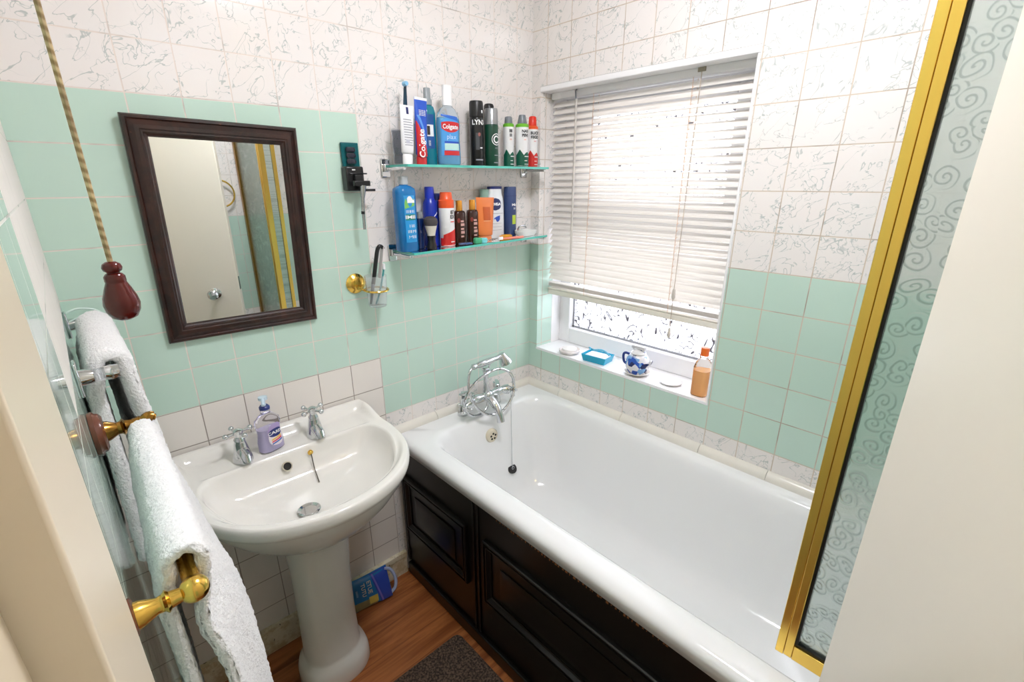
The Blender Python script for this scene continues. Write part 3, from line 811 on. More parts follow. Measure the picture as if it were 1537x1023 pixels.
b = MB(); b.lathe([(0.0125, 0.128), (0.0142, 0.129), (0.0142, 0.136), (0.011, 0.140), (0.0001, 0.140)], (sx_, sy_, sz_), 24); lab(build(b, 'collar', plain('navy_cap', (34, 50, 120), 0.3), so), 'navy collar')
b = MB(); b.lathe([(0.005, 0.140), (0.005, 0.156), (0.012, 0.158), (0.012, 0.166), (0.0001, 0.168)], (sx_, sy_, sz_), 20)
b.tube([(sx_, sy_, sz_ + 0.162), (sx_ - 0.006, sy_ - 0.02, sz_ + 0.162), (sx_ - 0.010, sy_ - 0.034, sz_ + 0.154)], 0.0045, 10)
build(b, 'pump_head', plain('pale_blue_pump', (206, 224, 236), 0.25), so)
lbo = None
def oval_label(prof, c, h, a, wa, hh, K, off, name, mat, parent, n=32):
    vs = []; 
    for ring in (0.0, 0.5, 1.0):
        for j in range(n):
            q = 2 * PI * j / n; hz = h + hh * ring * math.sin(q); an = a + wa * ring * math.cos(q)
            px, py = sec(an, rad_at(prof, hz) + off, K['sx'], K['sy'], K['e'], K['rot']); vs.append((c[0] + px, c[1] + py, c[2] + hz))
    fs = []
    for i in range(2):
        for j in range(n):
            k = (j + 1) % n; fs.append((i * n + j, i * n + k, (i + 1) * n + k, (i + 1) * n + j))
    mb = MB(); mb.add(vs, fs); return build(mb, name, mat, parent)
C_ = (sx_, sy_, sz_); FR = -PI / 2 + 0.2
bk = oval_label(SP, C_, 0.052, FR + 0.0, 0.62, 0.036, SK, 0.0012, 'label', plain('soap_label_rim', (176, 158, 206), 0.4), so)
oval_label(SP, C_, 0.044, FR + 0.0, 0.58, 0.026, SK, 0.0018, 'label_band', plain('soap_label_white', (234, 226, 230), 0.4), bk)
oval_label(SP, C_, 0.058, FR + 0.0, 0.55, 0.013, SK, 0.0024, 'label_badge', plain('soap_label_navy', (26, 40, 112), 0.4), bk)
build(wrap_text('CAREX', 0.0125, SP, C_, 0.058, FR, off=0.0032, bold=0.0004, **SK), 'label_lettering', M_wtxt, bk)
for k, (cc_, h0) in enumerate((((226, 74, 96), 0.030), ((240, 190, 70), 0.036), ((70, 110, 190), 0.024))):
    build(shell(SP, C_, (lambda t, h0=h0: h0 + 0.006 * t), (lambda t, h0=h0: h0 + 0.004 + 0.007 * t), FR - 0.36, FR + 0.36, off=0.0025, n=14, m=1, **SK), 'label_stripe', plain('soap_stripe_%d' % k, cc_, 0.4), bk)

# ------------------------------------------------------------------ wall mirror
mir = thing('wall_mirror', 'rectangular mirror in a dark mahogany frame on green tiles', 'mirror', (0.163, -0.02, 1.137))
MC = Vector((0.163, 0.0, 1.4065)); HW, HH = 0.1915, 0.268
ROT = Matrix.Rotation(math.radians(1.2), 3, 'Y')
LEAN = Matrix.Rotation(math.radians(1.2), 3, 'X')
YAW = Matrix.Rotation(math.radians(0.4), 3, 'Z')
def place_mir(v): return YAW @ LEAN @ ROT @ v + MC
prof = [(0.0, -0.004), (0.0, -0.016), (0.003, -0.021), (0.008, -0.022), (0.011, -0.019), (0.014, -0.021), (0.022, -0.0265), (0.030, -0.027), (0.033, -0.024), (0.036, -0.0245), (0.039, -0.020), (0.043, -0.018), (0.046, -0.014), (0.046, -0.008)]
rings = [[(-HW + i, y, HH - i), (HW - i, y, HH - i), (HW - i, y, -HH + i), (-HW + i, y, -HH + i)] for i, y in prof]
f = MB().loft(rings, True, False, False); f.box((-HW, -0.004, -HH), (HW, -0.0035, HH)); f.xf(place_mir)
build(f, 'frame', M_wood, mir, autos=25)
g = MB(); a, b = HW - 0.045, HH - 0.045
g.box((-a, -0.0125, -b), (a, -0.008, b)); g.xf(place_mir)
build(g, 'mirror_glass', M_mirror, mir, smooth=False)

# ------------------------------------------------------------------ light pull
KX, KY, KZ = -0.157, -0.958, 1.446
lp = thing('light_pull', 'turned dark red wooden pull on a beige light cord', 'light pull', (KX, KY, KZ - 0.03))
k = MB(); k.lathe([(r_ * 0.70, h_ * 0.70) for r_, h_ in [(0.0001, -0.0300), (0.006, -0.0298), (0.0125, -0.0265), (0.0165, -0.019), (0.0178, -0.011), (0.0165, -0.003), (0.0130, 0.007), (0.0105, 0.013), (0.0100, 0.0145), (0.0104, 0.016), (0.0102, 0.021), (0.0080, 0.024), (0.0062, 0.0250), (0.0062, 0.0258), (0.0088, 0.0275), (0.0098, 0.031), (0.0085, 0.035), (0.005, 0.0375), (0.0001, 0.038)]], (KX, KY, KZ), 36)
build(k, 'pull_knob', plain('red_varnish', (92, 20, 17), 0.09, var=0.12, vscale=60), lp, autos=50)
c = MB(); c.tube([(KX, KY, KZ + 0.026), (KX, KY, 2.0), (KX, KY, 2.325)], 0.0019, 8)
def twist_mat():
    t = NT('twisted_cord'); x, y, z = t.xyz(t.obj())
    s = t.m('SINE', t.m('ADD', t.m('MULTIPLY', z, 900.0), t.m('MULTIPLY', x, 500.0)))
    nz, _ = t.noise(t.obj(), 14.0)
    cc = t.mix(t.ramp(s, -1, 1), lin((150, 124, 84)), lin((206, 182, 140)))
    t.bsdf(t.mix(t.ramp(nz, 0.4, 0.7), cc, lin((120, 100, 74))), 0.8); return t.mat
build(c, 'cord', twist_mat(), lp)
c = MB(); c.lathe([(0.038, 0.0), (0.040, -0.006), (0.036, -0.022), (0.026, -0.030), (0.006, -0.036), (0.0001, -0.036)], (KX, KY, 2.36), 28)
build(c, 'ceiling_switch', M_white, lp)

# ceiling light
cl = thing('ceiling_light', 'round opal ceiling light in the middle of the ceiling', 'ceiling light', (0.55, -0.98, 2.36))
c = MB(); c.lathe([(0.14, 0.0), (0.14, -0.02), (0.0001, -0.02)], (0.55, -0.98, 2.36), 40); build(c, 'base', M_white, cl)
def opal():
    t = NT('opal_lamp_shade'); e = t.n('ShaderNodeEmission'); e.inputs[0].default_value = (0.98, 0.98, 1.055, 1); e.inputs[1].default_value = 21.0
    t.link(e.outputs[0], t.out.inputs[0]); return t.mat
c = MB(); c.lathe([(0.13, -0.0205), (0.125, -0.045), (0.10, -0.065), (0.05, -0.078), (0.0001, -0.082)], (0.55, -0.98, 2.36), 40); build(c, 'lamp_shade', opal(), cl)

# ------------------------------------------------------------------ towel rails and towels
RY0, RY1, RX, RZB = -1.005, -0.575, -0.165, 1.180
br_ = thing('brass_towel_rail', 'brass towel rail on two dark wooden rosettes', 'towel rail', (XL, -0.79, RZB))
RXF = RX + 0.011
b = MB(); b.rod([(0.0075, 0), (0.0075, 1)], (RX, RY0 + 0.008, RZB), (RXF, RY1 - 0.008, RZB), 20); build(b, 'rail', M_brass, br_)
M_ros = plain('rosette_wood', (112, 62, 42), 0.25, var=0.12)
for yy, mt in ((RY0, M_brass), (RY1, M_abrass)):
    rx_ = RX if yy == RY0 else RXF
    kr = 0.62 if yy == RY0 else 1.26
    b = MB(); b = b.lathe([(r_ * kr, h_) for r_, h_ in [(0.026, 0.0005), (0.027, 0.006), (0.024, 0.009), (0.023, 0.013), (0.019, 0.016), (0.0001, 0.016)]], (XL, yy, RZB), 32, axis='x') if yy != RY0 else b.lathe([(0.017, 0.0005), (0.017, 0.003), (0.014, 0.0045), (0.0001, 0.0045)], (XL, yy, RZB), 32, axis='x')
    ro = build(b, 'rosette', M_ros, br_)
    ka = 1.0 if yy == RY0 else 1.3
    a = MB(); a.rod([(r_ * ka, h_) for r_, h_ in [(0.0125, 0), (0.0115, 0.12), (0.0072, 0.36), (0.0078, 0.46), (0.0105, 0.52), (0.0078, 0.58), (0.0066, 0.75), (0.008, 0.9), (0.008, 1)]], (XL + (0.0035 if yy == RY0 else 0.014), yy, RZB), (rx_, yy, RZB), 22)
    if yy == RY0: a.sphere((RX, yy, RZB), 0.0125, 20, 12)
    else:
        a.sphere((RXF, yy, RZB), 0.009, 20, 12)
        a.tube(catmull([(RXF - 0.008, yy - 0.004, RZB), (RXF + 0.003, yy - 0.006, RZB + 0.003), (RXF + 0.011, yy - 0.006, RZB + 0.008), (RXF + 0.019, yy - 0.006, RZB + 0.005)], 6), [0.0105] * 8 + [0.0085] * 8 + [0.005] * 3, 14)
    build(a, 'bracket_arm', mt, ro)
# chrome and acrylic rail further along
CRY0, CRY1, CRZ, CRX = -0.485, -0.075, 1.242, -0.167
cr_ = thing('acrylic_towel_rail', 'chrome and clear acrylic towel rail near the corner of the wall', 'towel rail', (XL, -0.28, CRZ))
for yy in (CRY0, CRY1):
    b = MB(); b.box((XL, yy - 0.017, CRZ - 0.028), (XL + 0.005, yy + 0.017, CRZ + 0.028)); po = build(b, 'wall_plate', M_chrome, cr_, bevel=0.003)
    b = MB(); b.rod([(0.014, 0), (0.0125, 0.3), (0.011, 0.42)], (XL + 0.004, yy, CRZ), (CRX, yy, CRZ), 22); build(b, 'arm_socket', M_chrome, po)
    b = MB(); b.rod([(0.0105, 0), (0.0105, 1)], (XL + 0.022, yy, CRZ), (XL + 0.036, yy, CRZ), 22); build(b, 'acrylic_spacer', M_clear, po)
    b = MB(); b.rod([(0.011, 0), (0.0125, 0.4), (0.0115, 1)], (XL + 0.036, yy, CRZ), (CRX + 0.008, yy, CRZ), 22); build(b, 'arm_cap', M_chrome, po)
b = MB(); b.rod([(0.0065, 0), (0.0065, 1)], (CRX, CRY0 + 0.004, CRZ), (CRX, CRY1 - 0.004, CRZ), 18); build(b, 'rail', M_clear, cr_)
b = MB(); b.tube(catmull([(XL + 0.006, CRY1 - 0.01, CRZ + 0.028), (-0.185, CRY1 - 0.01, CRZ + 0.034), (-0.155, CRY1 - 0.01, CRZ + 0.024), (-0.132, CRY1 - 0.01, CRZ - 0.01)], 8), 0.0022, 8)
b.tube(catmull([(XL + 0.006, CRY1 - 0.01, CRZ + 0.008), (-0.188, CRY1 - 0.01, CRZ + 0.014), (-0.168, CRY1 - 0.01, CRZ + 0.004), (-0.155, CRY1 - 0.01, CRZ - 0.02)], 8), 0.0018, 8)
build(b, 'acrylic_loop', plain('milky_acrylic', (214, 232, 224), 0.1), cr_)

def towel(name, label, y0, y1, xr, zr, zi, zo, th, flare, ny, seed, inner_x, rise=(0.0, 0.0), close=0.0, swing=None, thin=0.0, drift=0.0):
    """folded towel over a rail; cross-section is a closed inverted U swept along y"""
    rnd = random.Random(seed); R = 0.0082
    def fl(d): return flare(d)
    outer, inner = [], []
    # centre line from the wall-side hem over the rail to the room-side hem
    cen = []
    step = 0.0055
    L1 = int((zr - zi) / step); L2 = int((zr - zo) / step)
    rc = R + th / 2
    for i in range(L1): 
        z = zi + (zr - zi) * i / L1; d = zr - z
        cen.append((inner_x(d), z))
    for i in range(15): 
        a = PI - PI * i / 14; cen.append((xr + rc * math.cos(a), zr + rc * math.sin(a)))
    for i in range(1, L2 + 1):
        z = zr - (zr - zo) * i / L2; cen.append((xr + rc + fl(zr - z), z))
    n = len(cen)
    def normal(i):
        a = cen[max(i - 1, 0)]; b = cen[min(i + 1, n - 1)]
        dx, dz = b[0] - a[0], b[1] - a[1]; l = math.hypot(dx, dz) or 1
        return (-dz / l, dx / l)
    rings = []
    for k in range(ny + 1):
        t = k / ny; y = y0 + (y1 - y0) * t
        prof = []
        for side in (1, -1):
            rg = range(n) if side == 1 else range(n - 1, -1, -1)
            for i in rg:
                nx, nz = normal(i); hw = th / 2 * (1 - thin * t)
                if i == 0 or i == n - 1: hw *= 0.6
                e = min(k, ny - k)
                if e < 2: hw *= (0.62, 0.88)[e]
                fold = 0.0022 * math.sin(y * 34 + seed) + 0.0016 * math.sin(y * 71 + cen[i][1] * 14)
                j = rnd.uniform(-0.0016, 0.0016)
                amt = max(0.0, min(1.0, abs(cen[i][1] - zr) * 6 - 0.05))
                # outer face carries pile, inner faces stay clear of the rail
                px = cen[i][0] + nx * (hw * side) + (nx * side) * j * 1.0 + fold * amt * (1 if nx * 1 > -2 else 0)
                px += drift * t
                if swing and cen[i][0] > xr: px += swing(t, zr - cen[i][1])
                if cen[i][0] > xr: px -= close * t * max(0.0, min(1.0, (zr - cen[i][1]) * 12))
                pz = cen[i][1] + nz * (hw * side) + (nz * side) * j
                prof.append((max(px, XL + 0.002), y + rnd.uniform(-0.0012, 0.0012), pz + rise[0] + (rise[1] - rise[0]) * t))
        rings.append(prof)
    mb = MB().loft(rings, True, True, True)
    o = build(mb, name, M_terry, None, loc=(xr, (y0 + y1) / 2, min(zi, zo)), autos=180)
    return tag(o, label, 'towel', 'white towels on the rails')
towel('bath_towel', 'white terry towel on the brass rail, nearest the door', -0.985, -0.597, RX, RZB + 0.003, 0.80, 0.74, 0.013,
      lambda d: 0.020 * smooth01(0.0, 0.17, d), 110, 3, lambda d: -0.1885 + 0.0095 * smooth01(0.05, 0, d), (0.012, -0.006), 0.0,
      lambda t, d: smooth01(0.0, 0.09, d) * -0.024 * (1 - smooth01(0.0, 0.3, t)) + smooth01(0.03, 0.30, d) * (0.022 * smooth01(0.0, 0.42, t) - 0.014 * smooth01(0.5, 1.0, t)), 0.5, 0.010)
towel('bath_towel', 'white terry towel on the acrylic rail, nearest the corner', -0.462, -0.115, CRX, CRZ + 0.002, 0.86, 0.845, 0.023,
      lambda d: 0.013 * smooth01(0.0, 0.2, d), 96, 9, lambda d: -0.1965 + 0.0098 * smooth01(0.05, 0, d), close=0.022)

# ------------------------------------------------------------------ glass shelves
S1 = 1.582
def Z2(x): return 1.3192 + 0.018 * (x - 0.64)
def shelf(name, label, x0, x1, zf, depth, arms):
    s = thing(name, label, 'shelf', ((x0 + x1) / 2, -0.06, zf((x0 + x1) / 2) - 0.008), 'glass shelves above the bath')
    g = MB(); th = 0.0075; xs = [x0, x1]
    rr_ = 0.008
    plan = [(x0, -0.006), (x0, -depth + rr_), (x0 + rr_ * 0.3, -depth + rr_ * 0.3), (x0 + rr_, -depth), (x1 - rr_, -depth), (x1 - rr_ * 0.3, -depth + rr_ * 0.3), (x1, -depth + rr_), (x1, -0.006)]
    top = [(x, y, zf(x)) for x, y in plan]; bot = [(x, y, zf(x) - th) for x, y in plan]; n = len(plan)
    g.add(top + bot, [tuple(range(n)), tuple(reversed(range(n, 2 * n)))], 0)
    g.add(top + bot, [(i, (i + 1) % n, n + (i + 1) % n, n + i) for i in range(n)], 1)
    build(g, 'glass_plate', [M_glass, M_gedge], s, smooth=False)
    for ax in arms:
        zz = zf(ax) - th
        b = MB(); b.box((ax - 0.016, -0.007, zz - 0.030), (ax + 0.016, 0.0, zz + 0.026)); po = build(b, 'wall_plate', M_chrome, s, bevel=0.004, seg=3)
        a = MB(); a.box((ax - 0.009, -0.02, zz - 0.013), (ax + 0.009, -0.007, zz + 0.010)); a.box((ax - 0.006, -depth * 0.97, zz - 0.009), (ax + 0.006, -0.02, zz - 0.0003))
        build(a, 'bracket_arm', M_chrome, po, bevel=0.002)
    return s
shelf('glass_shelf', 'upper glass shelf on chrome brackets holding mouthwash and deodorants', 0.640, 1.268, lambda x: S1 - 0.0004, 0.122, (0.630, 1.246))
shelf('glass_shelf', 'lower glass shelf on chrome brackets holding shaving and bath products', 0.636, 1.262, lambda x: Z2(x) - 0.0009, 0.128, (0.630, 1.262 - 0.014))

# ------------------------------------------------------------------ shelf contents
FR = -PI / 2 - 0.28       # labels are turned a little towards the door
TOI1 = 'toiletries on the upper shelf'; TOI2 = 'toiletries on the lower shelf'
def bottle(name, label, cat, group, x, y, z, body, bmat, cap=None, cmat=None, capname='cap', **K):
    k = dict(sx=1.0, sy=1.0, e=2.0, rot=0.0); k.update(K)
    t = thing(name, label, cat, (x, y, z), group)
    m = MB(); m.lathe(body, (x, y, z), 40, **k); build(m, 'body', bmat, t, autos=50)
    if cap:
        m = MB(); m.lathe(cap, (x, y, z), 32, **k); build(m, capname, cmat, t, autos=50)
    return t, (x, y, z), k
def can_prof(r, h): return [(0.0001, 0.0), (r * 0.94, 0.0), (r, 0.003), (r, h - 0.006), (r * 0.97, h - 0.002), (r * 0.9, h), (0.0001, h)]
def cap_prof(r0, r1, h0, h1, k=0.3): return [(0.0001, h0), (r0, h0), (r0, h0 + (h1 - h0) * 0.2), (r1, h1 - (h1 - h0) * k), (r1 * 0.8, h1 - 0.001), (r1 * 0.6, h1), (0.0001, h1)]

# -- upper shelf
def flat_tube(name, label, x, y, z, w, h, cap_h, lean, bmat, capmat, group, dep=0.03, cat='toothpaste tube', capw=0.34, yaw=0.0):
    """squeezable tube standing on its cap, crimped across the top"""
    t = thing(name, label, cat, (x, y, z), group)
    Rm = Matrix.Rotation(lean, 3, 'Y'); Ym = Matrix.Rotation(yaw, 3, 'Z')
    def pl(v): return Rm @ (Ym @ v) + Vector((x, y, z))
    rings = []; n = 36
    for q in [0, 0.04, 0.15, 0.35, 0.6, 0.85, 0.95, 1.0]:
        zz = cap_h + (h - cap_h) * q; ww = w * (0.80 + 0.20 * q) * (0.8 if q == 0 else 1); dd = dep * (1 - q) ** 0.7 + 0.0022
        if q == 0: dd = dep * 0.75
        rings.append([(ww / 2 * math.cos(2 * PI * j / n), dd / 2 * math.sin(2 * PI * j / n), zz) for j in range(n)])
    m = MB().loft(rings, True, True, True).xf(pl); bo = build(m, 'tube', bmat, t, autos=60)
    c = MB(); c.lathe([(0.0001, 0), (w * capw, 0), (w * capw, cap_h * 0.85), (w * capw * 0.9, cap_h), (0.0001, cap_h)], (0, 0, 0), 28, sy=min(1.0, dep * 0.8 / (w * capw * 2))).xf(pl); build(c, 'cap', capmat, t)
    def face(u, v, off=0.0012):
        """point on the front of the tube at u (-1..1) and height fraction v"""
        q = v; ww = w * (0.80 + 0.20 * q); dd = dep * (1 - q) ** 0.7 + 0.0022
        return pl(Vector((ww / 2 * u, -dd / 2 * math.sqrt(max(0, 1 - u * u)) - off, cap_h + (h - cap_h) * v)))
    def patch(u0, u1, v0, v1, name, mat, off=0.0012, nu=12, nv=8, parent=None, fu=None):
        rings = []
        for i in range(nv + 1):
            v = v0 + (v1 - v0) * i / nv
            a, b = (u0, u1) if fu is None else fu(i / nv)
            rings.append([tuple(face(a + (b - a) * j / nu, v, off)) for j in range(nu + 1)])
        return build(MB().loft(rings, False), name, mat, parent or bo)
    def text(s, size, u, v, name, mat, turn=True, off=0.0018, parent=None, bold=0.0):
        vs, fs = text_flat(s, size, bold); out = []
        for a, b in vs:
            if turn: a, b = -b, a
            out.append(tuple(face(u + a / (w * 0.45), v + b / (h - cap_h), off)))
        mb = MB(); mb.add(out, fs); return build(mb, name, mat, parent or bo)
    return t, patch, text
M_red = plain('red_plastic', (204, 34, 38), 0.3); M_blue = plain('blue_print', (28, 76, 184), 0.35); M_navy = plain('navy_print', (30, 38, 92), 0.35)
t, patch, text = flat_tube('toothpaste_tube', 'white toothpaste tube with small print, standing on its cap at the left end', 0.659, -0.092, S1, 0.048, 0.163, 0.028, 0.055, plain('white_tube', (238, 238, 240), 0.35), M_white, TOI1)
patch(-0.22, 0.12, 0.82, 0.96, 'logo_block', M_navy)
for i in range(11): patch(-0.72, 0.55 + 0.15 * (i % 3) - 0.1, 0.70 - i * 0.052, 0.715 - i * 0.052, 'small_print', M_ltxt, nv=1)
patch(-0.55, 0.0, 0.22, 0.30, 'print_block', plain('pale_grey_print', (196, 198, 210), 0.4), off=0.0015)
# tumbler with electric toothbrush behind it
cp = thing('toothbrush_beaker', 'clear grey beaker behind the white toothpaste tube', 'beaker', (0.653, -0.050, S1), TOI1)
m = MB(); m.lathe([(0.0001, 0), (0.013, 0), (0.0165, 0.098), (0.0155, 0.098), (0.0122, 0.003), (0.0001, 0.003)], (0.653, -0.050, S1), 28); build(m, 'cup', clear_glass('grey_clear', (214, 218, 224), 0.06, 1.2), cp)
tb = thing('electric_toothbrush', 'electric toothbrush with round head standing behind the toothpaste tubes', 'toothbrush', (0.681, -0.052, S1), TOI1)
m = MB(); m.tube([(0.681, -0.052, S1), (0.682, -0.052, S1 + 0.02), (0.684, -0.052, S1 + 0.11)], [0.013, 0.014, 0.011], 20); lab(build(m, 'handle', M_white, tb), 'white handle')
m = MB(); m.tube([(0.684, -0.052, S1 + 0.11), (0.688, -0.052, S1 + 0.16), (0.692, -0.052, S1 + 0.215), (0.690, -0.058, S1 + 0.228)], [0.0085, 0.0068, 0.0045, 0.004], 16); lab(build(m, 'brush_neck', plain('dark_teal', (22, 62, 84), 0.3), tb), 'dark blue neck')
m = MB(); m.lathe([(0.0001, -0.012), (0.006, -0.012), (0.0072, -0.004), (0.0072, 0.004), (0.0001, 0.006)], (0.689, -0.056, S1 + 0.226), 18, axis='y'); lab(build(m, 'brush_head', plain('sky_bristle', (140, 196, 232), 0.5), tb), 'pale blue bristle head')
t, patch, text = flat_tube('toothpaste_tube', 'red and blue toothpaste tube standing on its red cap', 0.716, -0.082, S1, 0.046, 0.190, 0.024, 0.045, plain('tube_blue', (36, 86, 196), 0.3), M_red, TOI1, capw=0.38)
patch(-0.98, 0.98, 0.955, 1.0, 'crimp_white', M_white, off=0.0006, nv=1)
patch(0, 0, 0.0, 0.60, 'red_panel', M_red, fu=lambda q: (-0.98, 0.80 - 1.70 * q ** 1.4))
patch(0, 0, 0.05, 0.70, 'light_swirl', plain('light_blue_swirl', (96, 154, 226), 0.3), fu=lambda q: (0.84 - 1.70 * q ** 1.4, 1.0 - 1.45 * q ** 1.4))
text('Colgate', 0.026, -0.28, 0.22, 'brand_lettering', M_wtxt, off=0.0026, bold=0.0006)
for i in range(3): text('IIIIIII', 0.010, -0.35 + i * 0.38, 0.74, 'small_lettering', M_wtxt, off=0.0024)
# teal mouthwash
P = [(0.0001, 0), (0.021, 0), (0.0235, 0.004), (0.0235, 0.155), (0.019, 0.172), (0.012, 0.178), (0.0001, 0.178)]
t, C1, K1 = bottle('mouthwash_bottle', 'teal mouthwash bottle with grey cap, behind the tubes', 'bottle', TOI1, 0.776, -0.042, S1, P, plain('teal_liquid', (22, 126, 146), 0.12), [(0.0001, 0.178), (0.0145, 0.178), (0.0145, 0.192), (0.0115, 0.196), (0.0105, 0.226), (0.0001, 0.228)], plain('grey_clear_cap', (150, 158, 160), 0.2), e=2.6, sy=0.8)
lb = build(shell(P, C1, 0.05, 0.150, FR - 0.55, FR + 0.55, e=2.6, sy=0.8), 'label', plain('deep_blue_label', (24, 84, 150), 0.4), t)
build(shell(P, C1, 0.086, 0.12, FR - 0.40, FR + 0.40, e=2.6, sy=0.8, off=0.0016), 'label_panel', M_wtxt, lb)
build(shell(P, C1, 0.09, 0.116, FR - 0.36, FR + 0.05, e=2.6, sy=0.8, off=0.0022), 'label_mark', M_ktxt, lb)
build(wrap_text('IIIIII', 0.011, P, C1, 0.066, FR - 0.05, off=0.002, sx=1, sy=0.8, e=2.6, turn=True), 'lettering', M_wtxt, lb)
# big mouthwash
P = [(0.0001, 0), (0.038, 0), (0.042, 0.005), (0.0425, 0.03), (0.0400, 0.075), (0.042, 0.125), (0.039, 0.148), (0.027, 0.168), (0.0165, 0.176), (0.0165, 0.180), (0.0001, 0.180)]
K = dict(sx=1.0, sy=0.58, e=2.3)
t, C1, K1 = bottle('mouthwash_bottle', 'large clear bottle of pale blue mouthwash with white cap', 'bottle', TOI1, 0.833, -0.070, S1, P, clear_glass('mouthwash_plastic', (222, 236, 246), 0.04, 1.15), [(0.0001, 0.178), (0.0180, 0.178), (0.0180, 0.184), (0.0172, 0.186), (0.0165, 0.236), (0.0001, 0.238)], M_white, **K)
liq = [(0.0001, 0.003), (0.038, 0.003), (0.0405, 0.006), (0.041, 0.03), (0.0385, 0.075), (0.0405, 0.125), (0.0375, 0.142), (0.0001, 0.142)]
m = MB(); m.lathe(liq, C1, 40, **K); lab(build(m, 'liquid', plain('pale_blue_liquid', (132, 196, 232), 0.1, var=0.03), t), 'pale blue liquid')
lb = build(shell(P, C1, lambda q: 0.028, lambda q: 0.140 - 0.010 * (2 * q - 1) ** 2, FR - 0.85, FR + 0.85, **K), 'label', plain('sky_label', (76, 158, 224), 0.35), t)
build(shell(P, C1, lambda q: 0.146 - 0.014 * q, lambda q: 0.151 - 0.006 * q, FR - 0.8, FR + 0.8, off=0.001, **K), 'label_crest', plain('royal_label', (36, 100, 196), 0.35), lb)
build(shell(P, C1, lambda q: 0.110 - 0.012 * math.sin(PI * q), lambda q: 0.127 + 0.003 * math.sin(PI * q), FR - 0.72, FR + 0.95, off=0.0014, **K), 'red_badge', M_red, lb)
build(wrap_text('Colgate', 0.0185, P, C1, 0.1145, FR + 0.10, off=0.0024, bold=0.0005, sx=1, sy=0.58, e=2.3), 'brand_lettering', M_wtxt, lb)
build(wrap_text('plax', 0.020, P, C1, 0.085, FR + 0.16, off=0.0024, sx=1, sy=0.58, e=2.3), 'product_lettering', plain('pale_lettering', (206, 226, 246), 0.4), lb)
build(shell(P, C1, 0.046, 0.070, FR - 0.45, FR + 0.85, off=0.0016, **K), 'mint_block', plain('mint_block', (186, 222, 214), 0.4), lb)
build(shell(P, C1, 0.066, 0.072, FR - 0.45, FR + 0.85, off=0.0022, **K), 'blue_stripe', M_blue, lb)
build(shell(P, C1, 0.030, 0.044, FR - 0.5, FR + 0.85, off=0.0022, **K), 'red_stripe', M_red, lb)
# black body spray
P = can_prof(0.0238, 0.155)
t, C1, K1 = bottle('body_spray', 'tall black body spray can with white lettering', 'spray can', TOI1, 0.961, -0.060, S1, P, M_black_p, [(0.0001, 0.155), (0.0236, 0.155), (0.0240, 0.160), (0.0236, 0.198), (0.0215, 0.204), (0.0001, 0.205)], plain('matt_black', (16, 16, 17), 0.4))
build(wrap_text('LYNX', 0.021, P, C1, 0.137, FR + 0.02, bold=0.0006), 'brand_lettering', M_wtxt, t)
build(shell(P, C1, 0.052, 0.105, FR - 0.55, FR - 0.02), 'label_panel', plain('charcoal_panel', (66, 68, 72), 0.4), t)
build(shell(P, C1, 0.018, 0.022, FR - 0.6, FR + 0.6), 'small_print', M_ltxt, t)
build(shell(P, C1, 0.056, 0.060, FR + 0.05, FR + 0.5), 'small_print', M_wtxt, t)
oval_label(P, C1, 0.100, FR - 0.05, 0.18, 0.006, dict(sx=1, sy=1, e=2.0, rot=0.0), 0.0016, 'emblem', plain('dusty_red_mark', (150, 90, 84), 0.4), t)
m = MB(); m.add(*[(lambda s: (s.v, s.f))(shell([(0.024, 0.155), (0.0236, 0.198)], C1, 0.166, 0.175, FR + 0.35, FR + 0.62))][0]); build(m, 'cap_mark', M_wtxt, t)
# black can behind, green can in front
P = can_prof(0.0185, 0.16)
bottle('body_spray', 'black spray can partly hidden behind the green deodorant', 'spray can', TOI1, 1.040, -0.034, S1, P, M_black_p, cap_prof(0.018, 0.0178, 0.16, 0.206, 0.15), plain('matt_black', (16, 16, 17), 0.4))
P = can_prof(0.0240, 0.134)
t, C1, K1 = bottle('deodorant_can', 'dark green deodorant can with silver cap and white ring emblem', 'spray can', TOI1, 1.012, -0.078, S1, P, plain('bottle_green', (12, 66, 48), 0.28), [(0.0001, 0.134), (0.0238, 0.134), (0.0232, 0.138), (0.0225, 0.180), (0.0205, 0.184), (0.0001, 0.184)], plain('silver_cap', (160, 162, 164), 0.3, 0.6))
def ring_mark(P, C1, h, a, r0, r1, mat, parent, name, off=0.0012, a0=0.0, a1=2 * PI):
    n = 30; vs = []
    for i in range(n + 1):
        q = a0 + (a1 - a0) * i / n
        for r in (r0, r1):
            hh = h + r * math.sin(q); rr2 = rad_at(P, hh) + off; an = a + r * math.cos(q) / rr2
            vs.append((C1[0] + rr2 * math.cos(an), C1[1] + rr2 * math.sin(an), C1[2] + hh))
    fs = [(2 * i, 2 * i + 1, 2 * i + 3, 2 * i + 2) for i in range(n)]
    mb = MB(); mb.add(vs, fs); return build(mb, name, mat, parent)
ring_mark(P, C1, 0.086, FR + 0.35, 0.0165, 0.019, M_wtxt, t, 'emblem_ring')
ring_mark(P, C1, 0.086, FR + 0.35, 0.008, 0.0125, M_wtxt, t, 'emblem_letter', a0=0.5, a1=5.9)
build(shell(P, C1, 0.034, 0.0365, FR + 0.0, FR + 0.75), 'small_print', M_ltxt, t)
build(shell(P, C1, 0.010, 0.013, FR - 0.1, FR + 0.75), 'small_print', M_ltxt, t)
build(wrap_text('IIIIIIII', 0.007, P, C1, 0.058, FR + 0.35), 'lettering', M_ltxt, t)
